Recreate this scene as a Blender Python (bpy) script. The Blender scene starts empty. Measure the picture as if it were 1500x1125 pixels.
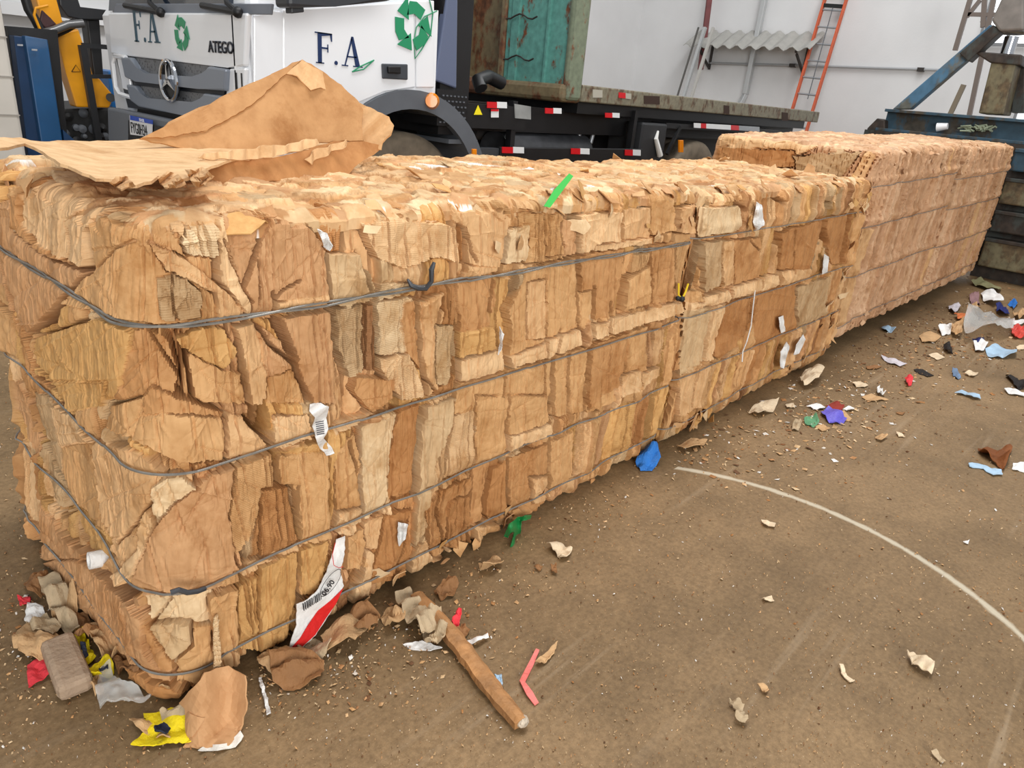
import bpy, bmesh, math, random
import numpy as np
from mathutils import Vector, Matrix
random.seed(7); np.random.seed(7)
S = bpy.context.scene
COL = S.collection

# ------------------------------------------------------------------ camera
CAMH = 1.40
F = 1040.0
_X = Vector((1010, -334, 1040)).normalized()
_D = Vector((-234, 2533, 1040)); _D = (_D - _X*_D.dot(_X)).normalized()
_Z = -_D
_Y = _Z.cross(_X)
cd = bpy.data.cameras.new('camera'); cam = bpy.data.objects.new('camera', cd); COL.objects.link(cam)
cd.sensor_fit = 'HORIZONTAL'; cd.sensor_width = 36; cd.lens = 36*F/1500
right = Vector((_X.x, _Y.x, _Z.x)); up = -Vector((_X.y, _Y.y, _Z.y)); back = -Vector((_X.z, _Y.z, _Z.z))
M3 = Matrix((right, up, back)).transposed()
cam.matrix_world = Matrix.Translation((0, 0, CAMH)) @ M3.to_4x4()
cd.clip_start = 0.02; cd.clip_end = 200
S.camera = cam

# ------------------------------------------------------------------ light
w = bpy.data.worlds.new('World'); S.world = w; w.use_nodes = True
wn = w.node_tree.nodes; bg = wn['Background']
bg.inputs[0].default_value = (0.93, 0.965, 1.0, 1); bg.inputs[1].default_value = 0.44
def area(name, loc, target, sx, sy, power, col=(1, 1, 1)):
    l = bpy.data.lights.new(name, 'AREA'); l.shape = 'RECTANGLE'; l.size = sx; l.size_y = sy
    l.energy = power; l.color = col
    o = bpy.data.objects.new(name, l); COL.objects.link(o); o.location = loc
    d = Vector(target) - Vector(loc); o.rotation_euler = d.to_track_quat('-Z', 'Y').to_euler()
    return o
area('skylight', (2.5, 1.8, 8.0), (2.5, 1.8, 0), 5, 2.0, 300, (1.0, 0.99, 0.985))
area('skylight', (8.5, 2.5, 8.5), (8.5, 2.5, 0), 6, 2.0, 320, (1.0, 0.99, 0.985))
area('open_door_light', (-2.5, -6.5, 3.0), (2.5, 1.4, 0.4), 5, 3.5, 560, (1.0, 0.99, 0.97))
S.view_settings.view_transform = 'Standard'; S.view_settings.look = 'None'
S.view_settings.gamma = 1; S.view_settings.use_curve_mapping = False
S.view_settings.exposure = 0.28

# ------------------------------------------------------------------ helpers
def ray(px, py):
    v = Vector((px-750, py-562.5, F))
    return Vector((v.dot(_X), v.dot(_Y), v.dot(_Z)))
def onX(px, py, X):
    r = ray(px, py); t = X/r.x; return Vector((X, r.y*t, CAMH+r.z*t))
def onY(px, py, Y):
    r = ray(px, py); t = Y/r.y; return Vector((r.x*t, Y, CAMH+r.z*t))
def onZ(px, py, Z=0.0):
    r = ray(px, py); t = (Z-CAMH)/r.z; return Vector((r.x*t, r.y*t, Z))
def project(P):
    """P (...,3) world -> pixel arrays"""
    q = P - np.array([0, 0, CAMH])
    cx = q @ np.array([_X.x, _Y.x, _Z.x]); cy = q @ np.array([_X.y, _Y.y, _Z.y]); cz = q @ np.array([_X.z, _Y.z, _Z.z])
    cz = np.maximum(cz, 0.05)
    return 750+F*cx/cz, 562.5+F*cy/cz

def srgb(r, g, b, a=1.0):
    f = lambda c: (c/255/12.92) if c/255 <= 0.04045 else ((c/255+0.055)/1.055)**2.4
    return (f(r), f(g), f(b), a)

def tag(o, label=None, cat=None, group=None, kind=None):
    if label: o['label'] = label
    if cat: o['category'] = cat
    if group: o['group'] = group
    if kind: o['kind'] = kind
    return o
def empty(name, loc=(0, 0, 0), rz=0):
    o = bpy.data.objects.new(name, None); COL.objects.link(o); o.location = loc; o.rotation_euler = (0, 0, rz)
    o.empty_display_size = 0.1
    return o
def link(name, me, mat, parent=None, smooth=False):
    o = bpy.data.objects.new(name, me); COL.objects.link(o)
    if mat is not None and len(me.materials) == 0: me.materials.append(mat)
    if parent is not None: o.parent = parent; o.matrix_parent_inverse = Matrix.Translation(-Vector(parent.location)) if parent.rotation_euler.z == 0 else parent.matrix_basis.inverted()
    if smooth: me.polygons.foreach_set('use_smooth', [True]*len(me.polygons))
    return o
class MB:
    """collects shapes (world coordinates), becomes one mesh"""
    def __init__(s): s.bm = bmesh.new()
    def box(s, a, b, bevel=0, M=None):
        a = Vector(a); b = Vector(b); c = (a+b)/2; d = b-a
        r = bmesh.ops.create_cube(s.bm, size=1, matrix=(M or Matrix()) @ Matrix.Translation(c) @ Matrix.Diagonal((abs(d.x), abs(d.y), abs(d.z), 1)))
        if bevel: s._bev(r['verts'], bevel)
        return s
    def _bev(s, verts, bevel, seg=2):
        es = list({e for v in verts for e in v.link_edges})
        bmesh.ops.bevel(s.bm, geom=es, offset=bevel, segments=seg, profile=0.5, affect='EDGES', clamp_overlap=True)
    def beam(s, p, q, wd, ht, up=(0, 0, 1), bevel=0):
        p = Vector(p); q = Vector(q); z = (q-p); L = z.length; z.normalize()
        x = Vector(up).cross(z)
        if x.length < 1e-4: x = Vector((1, 0, 0)).cross(z)
        x.normalize(); y = z.cross(x)
        M = Matrix((x, y, z)).transposed().to_4x4(); M.translation = (p+q)/2
        r = bmesh.ops.create_cube(s.bm, size=1, matrix=M @ Matrix.Diagonal((wd, ht, L, 1)))
        if bevel: s._bev(r['verts'], bevel)
        return s
    def cyl(s, p, q, r, r2=None, n=20, caps=True):
        p = Vector(p); q = Vector(q); z = q-p; L = z.length
        M = z.to_track_quat('Z', 'Y').to_matrix().to_4x4(); M.translation = (p+q)/2
        bmesh.ops.create_cone(s.bm, cap_ends=caps, segments=n, radius1=r, radius2=r if r2 is None else r2, depth=L, matrix=M)
        return s
    def tube(s, pts, r, n=6):
        pts = [Vector(p) for p in pts]; rings = []
        N = len(pts); prev = None
        for i, p in enumerate(pts):
            t = (pts[min(i+1, N-1)] - pts[max(i-1, 0)]).normalized()
            if prev is None:
                a = t.orthogonal().normalized()
            else:
                a = (prev - t*prev.dot(t)).normalized()
            prev = a; b = t.cross(a)
            rr = r[i] if isinstance(r, (list, tuple)) else r
            rings.append([s.bm.verts.new(p + (a*math.cos(2*math.pi*k/n) + b*math.sin(2*math.pi*k/n))*rr) for k in range(n)])
        for i in range(N-1):
            for k in range(n):
                s.bm.faces.new((rings[i][k], rings[i][(k+1) % n], rings[i+1][(k+1) % n], rings[i+1][k]))
        s.bm.faces.new(rings[0][::-1]); s.bm.faces.new(rings[-1])
        return s
    def prism(s, pts, vec, bevel=0):
        """polygon (3D pts) extruded along vec"""
        vec = Vector(vec)
        v0 = [s.bm.verts.new(Vector(p)) for p in pts]; v1 = [s.bm.verts.new(Vector(p)+vec) for p in pts]
        n = len(pts)
        f0 = s.bm.faces.new(v0); f1 = s.bm.faces.new(v1[::-1])
        for i in range(n): s.bm.faces.new((v0[(i+1) % n], v0[i], v1[i], v1[(i+1) % n]))
        if bevel: s._bev(v0+v1, bevel)
        return s
    def lathe(s, c, axis, prof, n=36):
        """prof: list of (radius, offset along axis)"""
        c = Vector(c); ax = Vector(axis).normalized(); a = ax.orthogonal().normalized(); b = ax.cross(a)
        rings = []
        for (r, h) in prof:
            rings.append([s.bm.verts.new(c+ax*h+(a*math.cos(2*math.pi*k/n)+b*math.sin(2*math.pi*k/n))*max(r, 1e-4)) for k in range(n)])
        for i in range(len(rings)-1):
            for k in range(n): s.bm.faces.new((rings[i][k], rings[i][(k+1) % n], rings[i+1][(k+1) % n], rings[i+1][k]))
        return s
    def ball(s, c, r, sc=(1, 1, 1), n=2):
        bmesh.ops.create_icosphere(s.bm, subdivisions=n, radius=r, matrix=Matrix.Translation(Vector(c)) @ Matrix.Diagonal((*sc, 1)))
        return s
    def build(s, name, mat, parent=None, smooth=False):
        bmesh.ops.recalc_face_normals(s.bm, faces=s.bm.faces)
        me = bpy.data.meshes.new(name); s.bm.to_mesh(me); s.bm.free()
        o = link(name, me, mat, parent)
        if smooth:
            me.polygons.foreach_set('use_smooth', [True]*len(me.polygons))
            try: me.set_sharp_from_angle(angle=math.radians(38))
            except Exception: pass
        return o
def text_mesh(name, txt, mat, parent, origin, udir, vdir, height, depth=0.002, xs=1.0, bold=0.0):
    cu = bpy.data.curves.new(name, 'FONT'); cu.body = txt; cu.size = 1; cu.extrude = 0.0; cu.offset = bold
    to = bpy.data.objects.new(name, cu); COL.objects.link(to)
    dg = bpy.context.evaluated_depsgraph_get(); dg.update()
    me = bpy.data.meshes.new_from_object(to.evaluated_get(dg)); bpy.data.objects.remove(to)
    u = Vector(udir).normalized(); v = Vector(vdir).normalized(); n = u.cross(v)
    bm = bmesh.new(); bm.from_mesh(me); bpy.data.meshes.remove(me)
    r = bmesh.ops.extrude_face_region(bm, geom=bm.faces[:])
    for e in r['geom']:
        if isinstance(e, bmesh.types.BMVert): e.co.z += depth/height
    me = bpy.data.meshes.new(name)
    for vt in bm.verts:
        c = vt.co; vt.co = Vector(origin) + u*c.x*height*xs + v*c.y*height + n*c.z*height
    bm.to_mesh(me); bm.free()
    return link(name, me, mat, parent)

# ------------------------------------------------------------------ materials
MATS = {}
def mat(name, col, rough=0.6, metal=0.0, coat=0.0, noise=0.0, nscale=8.0, bump=0.0, bscale=60.0, spec=0.5):
    if name in MATS: return MATS[name]
    m = bpy.data.materials.new(name); m.use_nodes = True; nt = m.node_tree; b = nt.nodes['Principled BSDF']
    b.inputs['Base Color'].default_value = col; b.inputs['Roughness'].default_value = rough
    b.inputs['Metallic'].default_value = metal; b.inputs['Coat Weight'].default_value = coat
    b.inputs['Specular IOR Level'].default_value = spec
    tc = nt.nodes.new('ShaderNodeTexCoord')
    nz = nt.nodes.new('ShaderNodeTexNoise'); nz.inputs['Scale'].default_value = nscale; nz.inputs['Detail'].default_value = 6
    nt.links.new(tc.outputs['Object'], nz.inputs['Vector'])
    mx = nt.nodes.new('ShaderNodeMixRGB'); mx.blend_type = 'MULTIPLY'; mx.inputs[0].default_value = 1
    rp = nt.nodes.new('ShaderNodeMapRange'); rp.inputs['From Min'].default_value = 0.3; rp.inputs['From Max'].default_value = 0.7
    rp.inputs['To Min'].default_value = 1-noise; rp.inputs['To Max'].default_value = 1+noise*0.35
    nt.links.new(nz.outputs['Fac'], rp.inputs['Value'])
    mx.inputs[1].default_value = col; nt.links.new(rp.outputs[0], mx.inputs[2]); nt.links.new(mx.outputs[0], b.inputs['Base Color'])
    if bump:
        n2 = nt.nodes.new('ShaderNodeTexNoise'); n2.inputs['Scale'].default_value = bscale; n2.inputs['Detail'].default_value = 5
        nt.links.new(tc.outputs['Object'], n2.inputs['Vector'])
        bp = nt.nodes.new('ShaderNodeBump'); bp.inputs['Strength'].default_value = bump; bp.inputs['Distance'].default_value = 0.01
        nt.links.new(n2.outputs['Fac'], bp.inputs['Height']); nt.links.new(bp.outputs[0], b.inputs['Normal'])
    MATS[name] = m; return m
def rusty(name, base, rust=srgb(110, 62, 35), amount=0.5, scale=4.0, rough=0.6):
    m = bpy.data.materials.new(name); m.use_nodes = True; nt = m.node_tree; b = nt.nodes['Principled BSDF']; L = nt.links.new
    tc = nt.nodes.new('ShaderNodeTexCoord'); mp = nt.nodes.new('ShaderNodeMapping'); mp.inputs['Scale'].default_value = (1, 1, 0.55)
    L(tc.outputs['Object'], mp.inputs[0])
    nz = nt.nodes.new('ShaderNodeTexNoise'); nz.inputs['Scale'].default_value = scale; nz.inputs['Detail'].default_value = 9; nz.inputs['Roughness'].default_value = 0.68
    L(mp.outputs[0], nz.inputs['Vector'])
    cr = nt.nodes.new('ShaderNodeValToRGB'); cr.color_ramp.elements[0].position = 0.60-amount*0.28; cr.color_ramp.elements[1].position = 0.66-amount*0.24
    L(nz.outputs['Fac'], cr.inputs[0])
    n3 = nt.nodes.new('ShaderNodeTexNoise'); n3.inputs['Scale'].default_value = scale*3.3; n3.inputs['Detail'].default_value = 6
    L(tc.outputs['Object'], n3.inputs['Vector'])
    c2 = nt.nodes.new('ShaderNodeValToRGB'); c2.color_ramp.elements[0].position = .3; c2.color_ramp.elements[1].position = .7
    c2.color_ramp.elements[0].color = tuple(c*0.45 for c in rust[:3])+(1,); c2.color_ramp.elements[1].color = tuple(min(1, c*1.35) for c in rust[:3])+(1,)
    L(n3.outputs['Fac'], c2.inputs[0])
    c3 = nt.nodes.new('ShaderNodeValToRGB'); c3.color_ramp.elements[0].position = .25; c3.color_ramp.elements[1].position = .75
    c3.color_ramp.elements[0].color = tuple(c*0.7 for c in base[:3])+(1,); c3.color_ramp.elements[1].color = tuple(min(1, c*1.15) for c in base[:3])+(1,)
    L(n3.outputs['Fac'], c3.inputs[0])
    mx = nt.nodes.new('ShaderNodeMixRGB'); L(cr.outputs[0], mx.inputs[0]); L(c3.outputs[0], mx.inputs[1]); L(c2.outputs[0], mx.inputs[2])
    L(mx.outputs[0], b.inputs['Base Color']); b.inputs['Roughness'].default_value = rough
    bp = nt.nodes.new('ShaderNodeBump'); bp.inputs['Strength'].default_value = .4; bp.inputs['Distance'].default_value = .004
    L(nz.outputs['Fac'], bp.inputs['Height']); L(bp.outputs[0], b.inputs['Normal'])
    MATS[name] = m; return m

def cardboard(name):
    """albedo from the mesh's colour attribute (each sheet's own print and dye), fine fibres, stains, flutes as bump"""
    m = bpy.data.materials.new(name); m.use_nodes = True; nt = m.node_tree; b = nt.nodes['Principled BSDF']; L = nt.links.new
    at = nt.nodes.new('ShaderNodeAttribute'); at.attribute_name = 'Col'
    tc = nt.nodes.new('ShaderNodeTexCoord')
    mp = nt.nodes.new('ShaderNodeMapping'); mp.inputs['Scale'].default_value = (1, 1, .65); L(tc.outputs['Object'], mp.inputs[0])
    n1 = nt.nodes.new('ShaderNodeTexNoise'); n1.inputs['Scale'].default_value = 22; n1.inputs['Detail'].default_value = 8; n1.inputs['Roughness'].default_value = .62
    L(mp.outputs[0], n1.inputs['Vector'])
    r1 = nt.nodes.new('ShaderNodeValToRGB'); r1.color_ramp.elements[0].position = .28; r1.color_ramp.elements[1].position = .62
    r1.color_ramp.elements[0].color = (.78, .69, .59, 1); r1.color_ramp.elements[1].color = (1.05, 1.03, 1.0, 1)
    L(n1.outputs['Fac'], r1.inputs[0])
    m1 = nt.nodes.new('ShaderNodeMixRGB'); m1.blend_type = 'MULTIPLY'; m1.inputs[0].default_value = .85
    L(at.outputs['Color'], m1.inputs[1]); L(r1.outputs[0], m1.inputs[2])
    n2 = nt.nodes.new('ShaderNodeTexNoise'); n2.inputs['Scale'].default_value = 5.5; n2.inputs['Detail'].default_value = 7; n2.inputs['Roughness'].default_value = .7
    L(tc.outputs['Object'], n2.inputs['Vector'])
    r2 = nt.nodes.new('ShaderNodeValToRGB'); r2.color_ramp.elements[0].position = .34; r2.color_ramp.elements[1].position = .50
    r2.color_ramp.elements[0].color = (.70, .57, .42, 1); r2.color_ramp.elements[1].color = (1, 1, 1, 1)
    L(n2.outputs['Fac'], r2.inputs[0])
    m2 = nt.nodes.new('ShaderNodeMixRGB'); m2.blend_type = 'MULTIPLY'; m2.inputs[0].default_value = .8
    L(m1.outputs[0], m2.inputs[1]); L(r2.outputs[0], m2.inputs[2]); 
    # flute lines, strength from Flute attribute
    af = nt.nodes.new('ShaderNodeAttribute'); af.attribute_name = 'Flute'
    wv = nt.nodes.new('ShaderNodeTexWave'); wv.wave_type = 'BANDS'; wv.bands_direction = 'Z'; wv.inputs['Scale'].default_value = 66
    wv.inputs['Distortion'].default_value = .5; wv.inputs['Detail'].default_value = 2
    L(tc.outputs['Object'], wv.inputs['Vector'])
    mul = nt.nodes.new('ShaderNodeMath'); mul.operation = 'MULTIPLY'; L(wv.outputs['Fac'], mul.inputs[0]); L(af.outputs['Fac'], mul.inputs[1])
    n4 = nt.nodes.new('ShaderNodeTexNoise'); n4.inputs['Scale'].default_value = 90; n4.inputs['Detail'].default_value = 5
    L(tc.outputs['Object'], n4.inputs['Vector'])
    ad = nt.nodes.new('ShaderNodeMath'); ad.operation = 'MULTIPLY_ADD'; L(n4.outputs['Fac'], ad.inputs[0]); ad.inputs[1].default_value = .55; L(mul.outputs[0], ad.inputs[2])
    bp = nt.nodes.new('ShaderNodeBump'); bp.inputs['Strength'].default_value = .55; bp.inputs['Distance'].default_value = .003
    L(ad.outputs[0], bp.inputs['Height']); L(bp.outputs[0], b.inputs['Normal'])
    L(m2.outputs[0], b.inputs['Base Color']); b.inputs['Roughness'].default_value = .75; b.inputs['Specular IOR Level'].default_value = .25
    return m
CARD = cardboard('compressed_cardboard')
def paper(name, col=None, rough=.7):
    """one loose sheet of card or paper, fibres and creases as bump"""
    return mat(name, col, rough=rough, noise=.22, nscale=14, bump=.5, bscale=70, spec=.25)

# ------------------------------------------------------------------ numpy noise
def _h(ix, iy, seed):
    with np.errstate(over='ignore'):
        h = (ix.astype(np.int64)*374761393 + iy.astype(np.int64)*668265263 + int(seed)*974634777) & 0xffffffff
        h = ((h ^ (h >> 13))*1274126177) & 0xffffffff
        h = ((h ^ (h >> 16))*2246822519) & 0xffffffff
        h = h ^ (h >> 15)
    return (h & 0xffffff)/float(0xffffff)
def vn(x, y, seed=0):
    ix = np.floor(x); iy = np.floor(y); fx = x-ix; fy = y-iy
    fx = fx*fx*(3-2*fx); fy = fy*fy*(3-2*fy)
    a = _h(ix, iy, seed); b = _h(ix+1, iy, seed); c = _h(ix, iy+1, seed); d = _h(ix+1, iy+1, seed)
    return (a+(b-a)*fx)*(1-fy)+(c+(d-c)*fx)*fy
def fbm(x, y, seed=0, o=4):
    s = 0; a = .5
    for k in range(o): s = s+a*(vn(x, y, seed+k)-.5)*2; x = x*2.03; y = y*2.03; a *= .5
    return s
def voro(x, y, seed=0):
    """nearest cell: hash id, dx, dy, f1, f2-f1"""
    ix = np.floor(x); iy = np.floor(y)
    f1 = np.full(x.shape, 9.); f2 = np.full(x.shape, 9.); cid = np.zeros(x.shape); dx = np.zeros(x.shape); dy = np.zeros(x.shape)
    for i in (-1, 0, 1):
        for j in (-1, 0, 1):
            cx = ix+i; cy = iy+j
            px = cx+_h(cx, cy, seed); py = cy+_h(cx, cy, seed+91)
            ex = x-px; ey = y-py; d = np.sqrt(ex*ex+ey*ey)
            m = d < f1
            f2 = np.where(m, f1, np.minimum(f2, d)); cid = np.where(m, _h(cx, cy, seed+17), cid)
            dx = np.where(m, ex, dx); dy = np.where(m, ey, dy); f1 = np.where(m, d, f1)
    return cid, dx, dy, f1, f2-f1
def crumple(x, y, seed, amp=1.0):
    """facetted creases of crushed card"""
    xw = x+.35*vn(x*.7, y*.7, seed+5); yw = y+.35*vn(x*.7+9, y*.7, seed+6)
    c, dx, dy, f1, g = voro(xw, yw, seed)
    a = (c*7919 % 1.0)-.5; b = (c*104729 % 1.0)-.5
    return amp*(a*dx+b*dy)
def inpoly(px, py, poly):
    r = np.zeros(px.shape, bool); n = len(poly)
    for i in range(n):
        x0, y0 = poly[i]; x1, y1 = poly[(i+1) % n]
        if y0 == y1: continue
        c = ((y0 > py) != (y1 > py)) & (px < (x1-x0)*(py-y0)/(y1-y0)+x0)
        r ^= c
    return r
def segdist(px, py, pts, closed=False):
    d = np.full(px.shape, 1e9); n = len(pts)
    for i in range(n if closed else n-1):
        x0, y0 = pts[i]; x1, y1 = pts[(i+1) % n]; ex = x1-x0; ey = y1-y0; L2 = ex*ex+ey*ey+1e-9
        t = np.clip(((px-x0)*ex+(py-y0)*ey)/L2, 0, 1)
        d = np.minimum(d, np.hypot(px-x0-t*ex, py-y0-t*ey))
    return d
# ------------------------------------------------------------------ bales
PAL = dict(T=(204, 161, 112), L=(220, 184, 140), O=(192, 145, 97), B=(150, 108, 72), K=(197, 153, 110), P=(222, 195, 156),
           W=(238, 236, 232), Y=(205, 162, 105), D=(110, 78, 52), C=(212, 172, 126), M=(180, 130, 82), G=(188, 158, 120), R=(212, 45, 45), N=(202, 172, 132), Q=(203, 163, 128), V=(190, 150, 115), U=(212, 176, 142))
PAL = {k: np.array(srgb(*v)[:3]) for k, v in PAL.items()}
REG = dict(a=(0, 200, 2.885), b=(0, 560, 2.885), c=(380, 220, 2.885), d=(380, 580, 2.885), e=(800, 220, 2.885), f=(1100, 150, 3.75), g=(1100, 400, 3.75), h=(0, 820, 3.686), p=(0, 0, 1.0))
def rp(reg, pts):
    ox, oy, s = REG[reg]; return [(ox+x/s, oy+y/s) for x, y in pts]

def perimeter(X0, X1, Y0, Y1, rn, rf, vis_step, hid_step):
    """footprint loop starting at the back of the near end: near end, corner, front side, far corner, far end, back"""
    segs = []
    def line(p, q): segs.append(('l', p, q))
    def arc(c, a0, a1, r): segs.append(('a', c, a0, a1, r))
    line((X0, Y1-rn), (X0, Y0+rn)); arc((X0+rn, Y0+rn), math.pi, 1.5*math.pi, rn)
    line((X0+rn, Y0), (X1-rf, Y0)); arc((X1-rf, Y0+rf), 1.5*math.pi, 2*math.pi, rf)
    line((X1, Y0+rf), (X1, Y1-rf)); arc((X1-rf, Y1-rf), 0, .5*math.pi, rf)
    line((X1-rf, Y1), (X0+rn, Y1)); arc((X0+rn, Y1-rn), .5*math.pi, math.pi, rn)
    P = []; Nn = []; Sv = []; s = 0
    for k, sg in enumerate(segs):
        if sg[0] == 'l':
            p = np.array(sg[1]); q = np.array(sg[2]); L = np.hypot(*(q-p)); d = (q-p)/L; nrm = np.array((d[1], -d[0]))
            t = 0
            while t < L:
                c = p+d*t; P.append(c); Nn.append(nrm); Sv.append(s+t)
                t += (vis_step(c) if k <= 2 else hid_step)
            s += L
        else:
            _, c, a0, a1, r = sg; L = r*abs(a1-a0); t = 0
            while t < L:
                a = a0+(a1-a0)*t/L; nrm = np.array((math.cos(a), math.sin(a))); q = np.array(c)+nrm*r
                P.append(q); Nn.append(nrm); Sv.append(s+t); t += (vis_step(q) if k <= 3 else hid_step)
            s += L
    return np.array(P), np.array(Nn), np.array(Sv), s

def crease(x, y, seed):
    a = vn(x, y, seed); return np.abs(a-.5)*2
def texture(sw, z, seed, ph=0):
    """crushed card: long vertical creases, short buckles, torn steps"""
    w1 = sw+.02*fbm(sw*5, z*4, seed+30, 3)
    t = .016*(crease(w1*16, z*2.6+ph*7, seed)-.5)+.009*(crease(w1*38+3, z*8+ph*3, seed+1)-.5)+.0045*(crease(w1*90, z*30, seed+2)-.5)
    t = t+.007*crumple(w1*9, z*3.5, seed+3)+.002*fbm(sw*120, z*60, seed+4, 2)
    return t
def strip_field(s, z, seed, wires, wmin, wmax, lean, pal, depth=.022, gap=.05, zvar=.6, crs=1.0, cvar=.14):
    rng = np.random.RandomState(seed)
    b = [-1.2]
    while b[-1] < s.max()+1.5: b.append(b[-1]+rng.uniform(wmin, wmax)*(1 if rng.rand() > .25 else .4))
    b = np.array(b)
    sw = s+lean*(z-.5)+.045*fbm(s*2.2, z*1.3, seed+1, 3)+.008*fbm(s*22, z*6, seed+2, 3)
    i = np.clip(np.searchsorted(b, sw)-1, 0, len(b)-2); wd = b[i+1]-b[i]; t = (sw-b[i])/wd
    zz = z+.03*fbm(s*9, z*3, seed+8, 2)
    k = np.zeros(z.shape)
    for zw in wires: k += (zz > zw+.0)
    hh = _h(i, i*0, seed+3)
    seg = np.where(hh > zvar, k, np.where(hh > zvar-.3, (k+1)//2+10, 30))
    idh = _h(i*7+1, seg, seed+4); id2 = _h(i*7+3, seg, seed+5); id3 = _h(i*3+2, seg, seed+6)
    h = (idh-.5)*2*depth+(id2-.5)*np.minimum(wd, .09)*.55*(t-.5)*2
    ed = np.minimum(t, 1-t)*wd
    h = h-.016*np.exp(-(ed/.006)**2)*(id3)
    # deep gaps along some boundaries
    j = np.where(t < .5, i, i+1); gz = vn(j*3.7, z*3.2, seed+9)+.35*(_h(j, j*0, seed+10)-.5)
    gw = np.clip((gz-.58)*.028, 0, .012)
    h = h-gap*np.clip((gw-ed)/.003+1, 0, 1)*(gw > .001)
    h = h+crs*texture(sw, z, seed+20, id2)
    # sharp vertical folds inside the wider strips
    tf = .25+.5*id3; h = h-.05*np.abs(t-tf)*np.minimum(wd, .08)*(id2 > .35)*4*(.5-idh)
    h = h+.006*np.sin((z*(5+7*id3)+id2*6))*(id2 > .5)
    names = [n for n in pal]; cum = np.cumsum([pal[n] for n in names]); cum = cum/cum[-1]
    col = np.zeros(s.shape+(3,)); sel = np.searchsorted(cum, _h(i*5+11, seg, seed+7))
    for q, n in enumerate(names): col[sel == q] = PAL[n]
    col *= (1-cvar+2*cvar*_h(i*9+5, seg, seed+12))[..., None]
    fl = (id3 > .62)*(.25+.75*_h(i, seg, seed+31))
    return h, col, fl, sw, idh

def shard_field(x, y, seed, scale, pal, amp=.02, ax=1.0, ay=1.0):
    """overlapping torn flakes lying about flat"""
    names = list(pal); cum = np.cumsum([pal[n] for n in names]); cum = cum/cum[-1]
    h = np.full(x.shape, -9.); col = np.zeros(x.shape+(3,)); ids = np.zeros(x.shape)
    for k in range(5):
        a = rnd = .7*k+.3*seed
        xr = (x*math.cos(a)-y*math.sin(a))*scale*ax*(1+.45*k); yr = (x*math.sin(a)+y*math.cos(a))*scale*ay*(1+.35*k)
        xr = xr+.22*fbm(xr*1.7, yr*1.7, seed+k*7, 3); yr = yr+.22*fbm(xr*1.7+30, yr*1.7, seed+k*7+1, 3)
        c, dx, dy, f1, g = voro(xr+k*11, yr, seed+k*13)
        A = (c*7919 % 1)-.5; B = (c*3571 % 1)-.5; Q = (c*911 % 1)
        pl = amp*(1.4*(Q-.5)+1.1*(A*dx+B*dy))+amp*.35*crumple(xr*2.6, yr*2.6, seed+50+k)
        ok = (c*17 % 1) < (.75 if k else 2)
        hk = np.where(ok, pl-(0 if k else amp*.4), -9)
        m = hk > h
        h = np.where(m, hk, h); sel = np.searchsorted(cum, (c*5557 % 1)); cc = np.zeros(x.shape+(3,))
        for q, n in enumerate(names): cc[sel == q] = PAL[n]
        cc *= (.85+.3*(c*131 % 1))[..., None]
        col[m] = cc[m]; ids = np.where(m, c, ids)
    return h, col, ids

def grid_mesh(P, cols, fl, wrap_i):
    n, m = P.shape[:2]
    idx = np.arange(n*m).reshape(n, m)
    if wrap_i: a = idx; bq = np.roll(idx, -1, 0)
    else: a = idx[:-1]; bq = idx[1:]
    q = np.stack([a[:, :-1], bq[:, :-1], bq[:, 1:], a[:, 1:]], -1).reshape(-1, 4)
    return P.reshape(-1, 3), q, cols.reshape(-1, 3), fl.reshape(-1)

def mesh_from(parts, name, mat_, parent):
    vs = []; qs = []; cs = []; fs = []; o = 0
    for v, q, c, f in parts: vs.append(v); qs.append(q+o); cs.append(c); fs.append(f); o += len(v)
    v = np.concatenate(vs); q = np.concatenate(qs); c = np.concatenate(cs); f = np.concatenate(fs)
    me = bpy.data.meshes.new(name)
    me.vertices.add(len(v)); me.vertices.foreach_set('co', v.astype(np.float32).ravel())
    me.loops.add(q.size); me.loops.foreach_set('vertex_index', q.astype(np.int32).ravel())
    me.polygons.add(len(q)); me.polygons.foreach_set('loop_start', np.arange(0, q.size, 4, dtype=np.int32))
    me.update(calc_edges=True)
    at = me.color_attributes.new('Col', 'FLOAT_COLOR', 'POINT')
    at.data.foreach_set('color', np.concatenate([c, np.ones((len(c), 1))], 1).astype(np.float32).ravel())
    af = me.attributes.new('Flute', 'FLOAT', 'POINT'); af.data.foreach_set('value', f.astype(np.float32))
    o = link(name, me, mat_, parent); me.polygons.foreach_set('use_smooth', [False]*len(me.polygons))
    return o

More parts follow.
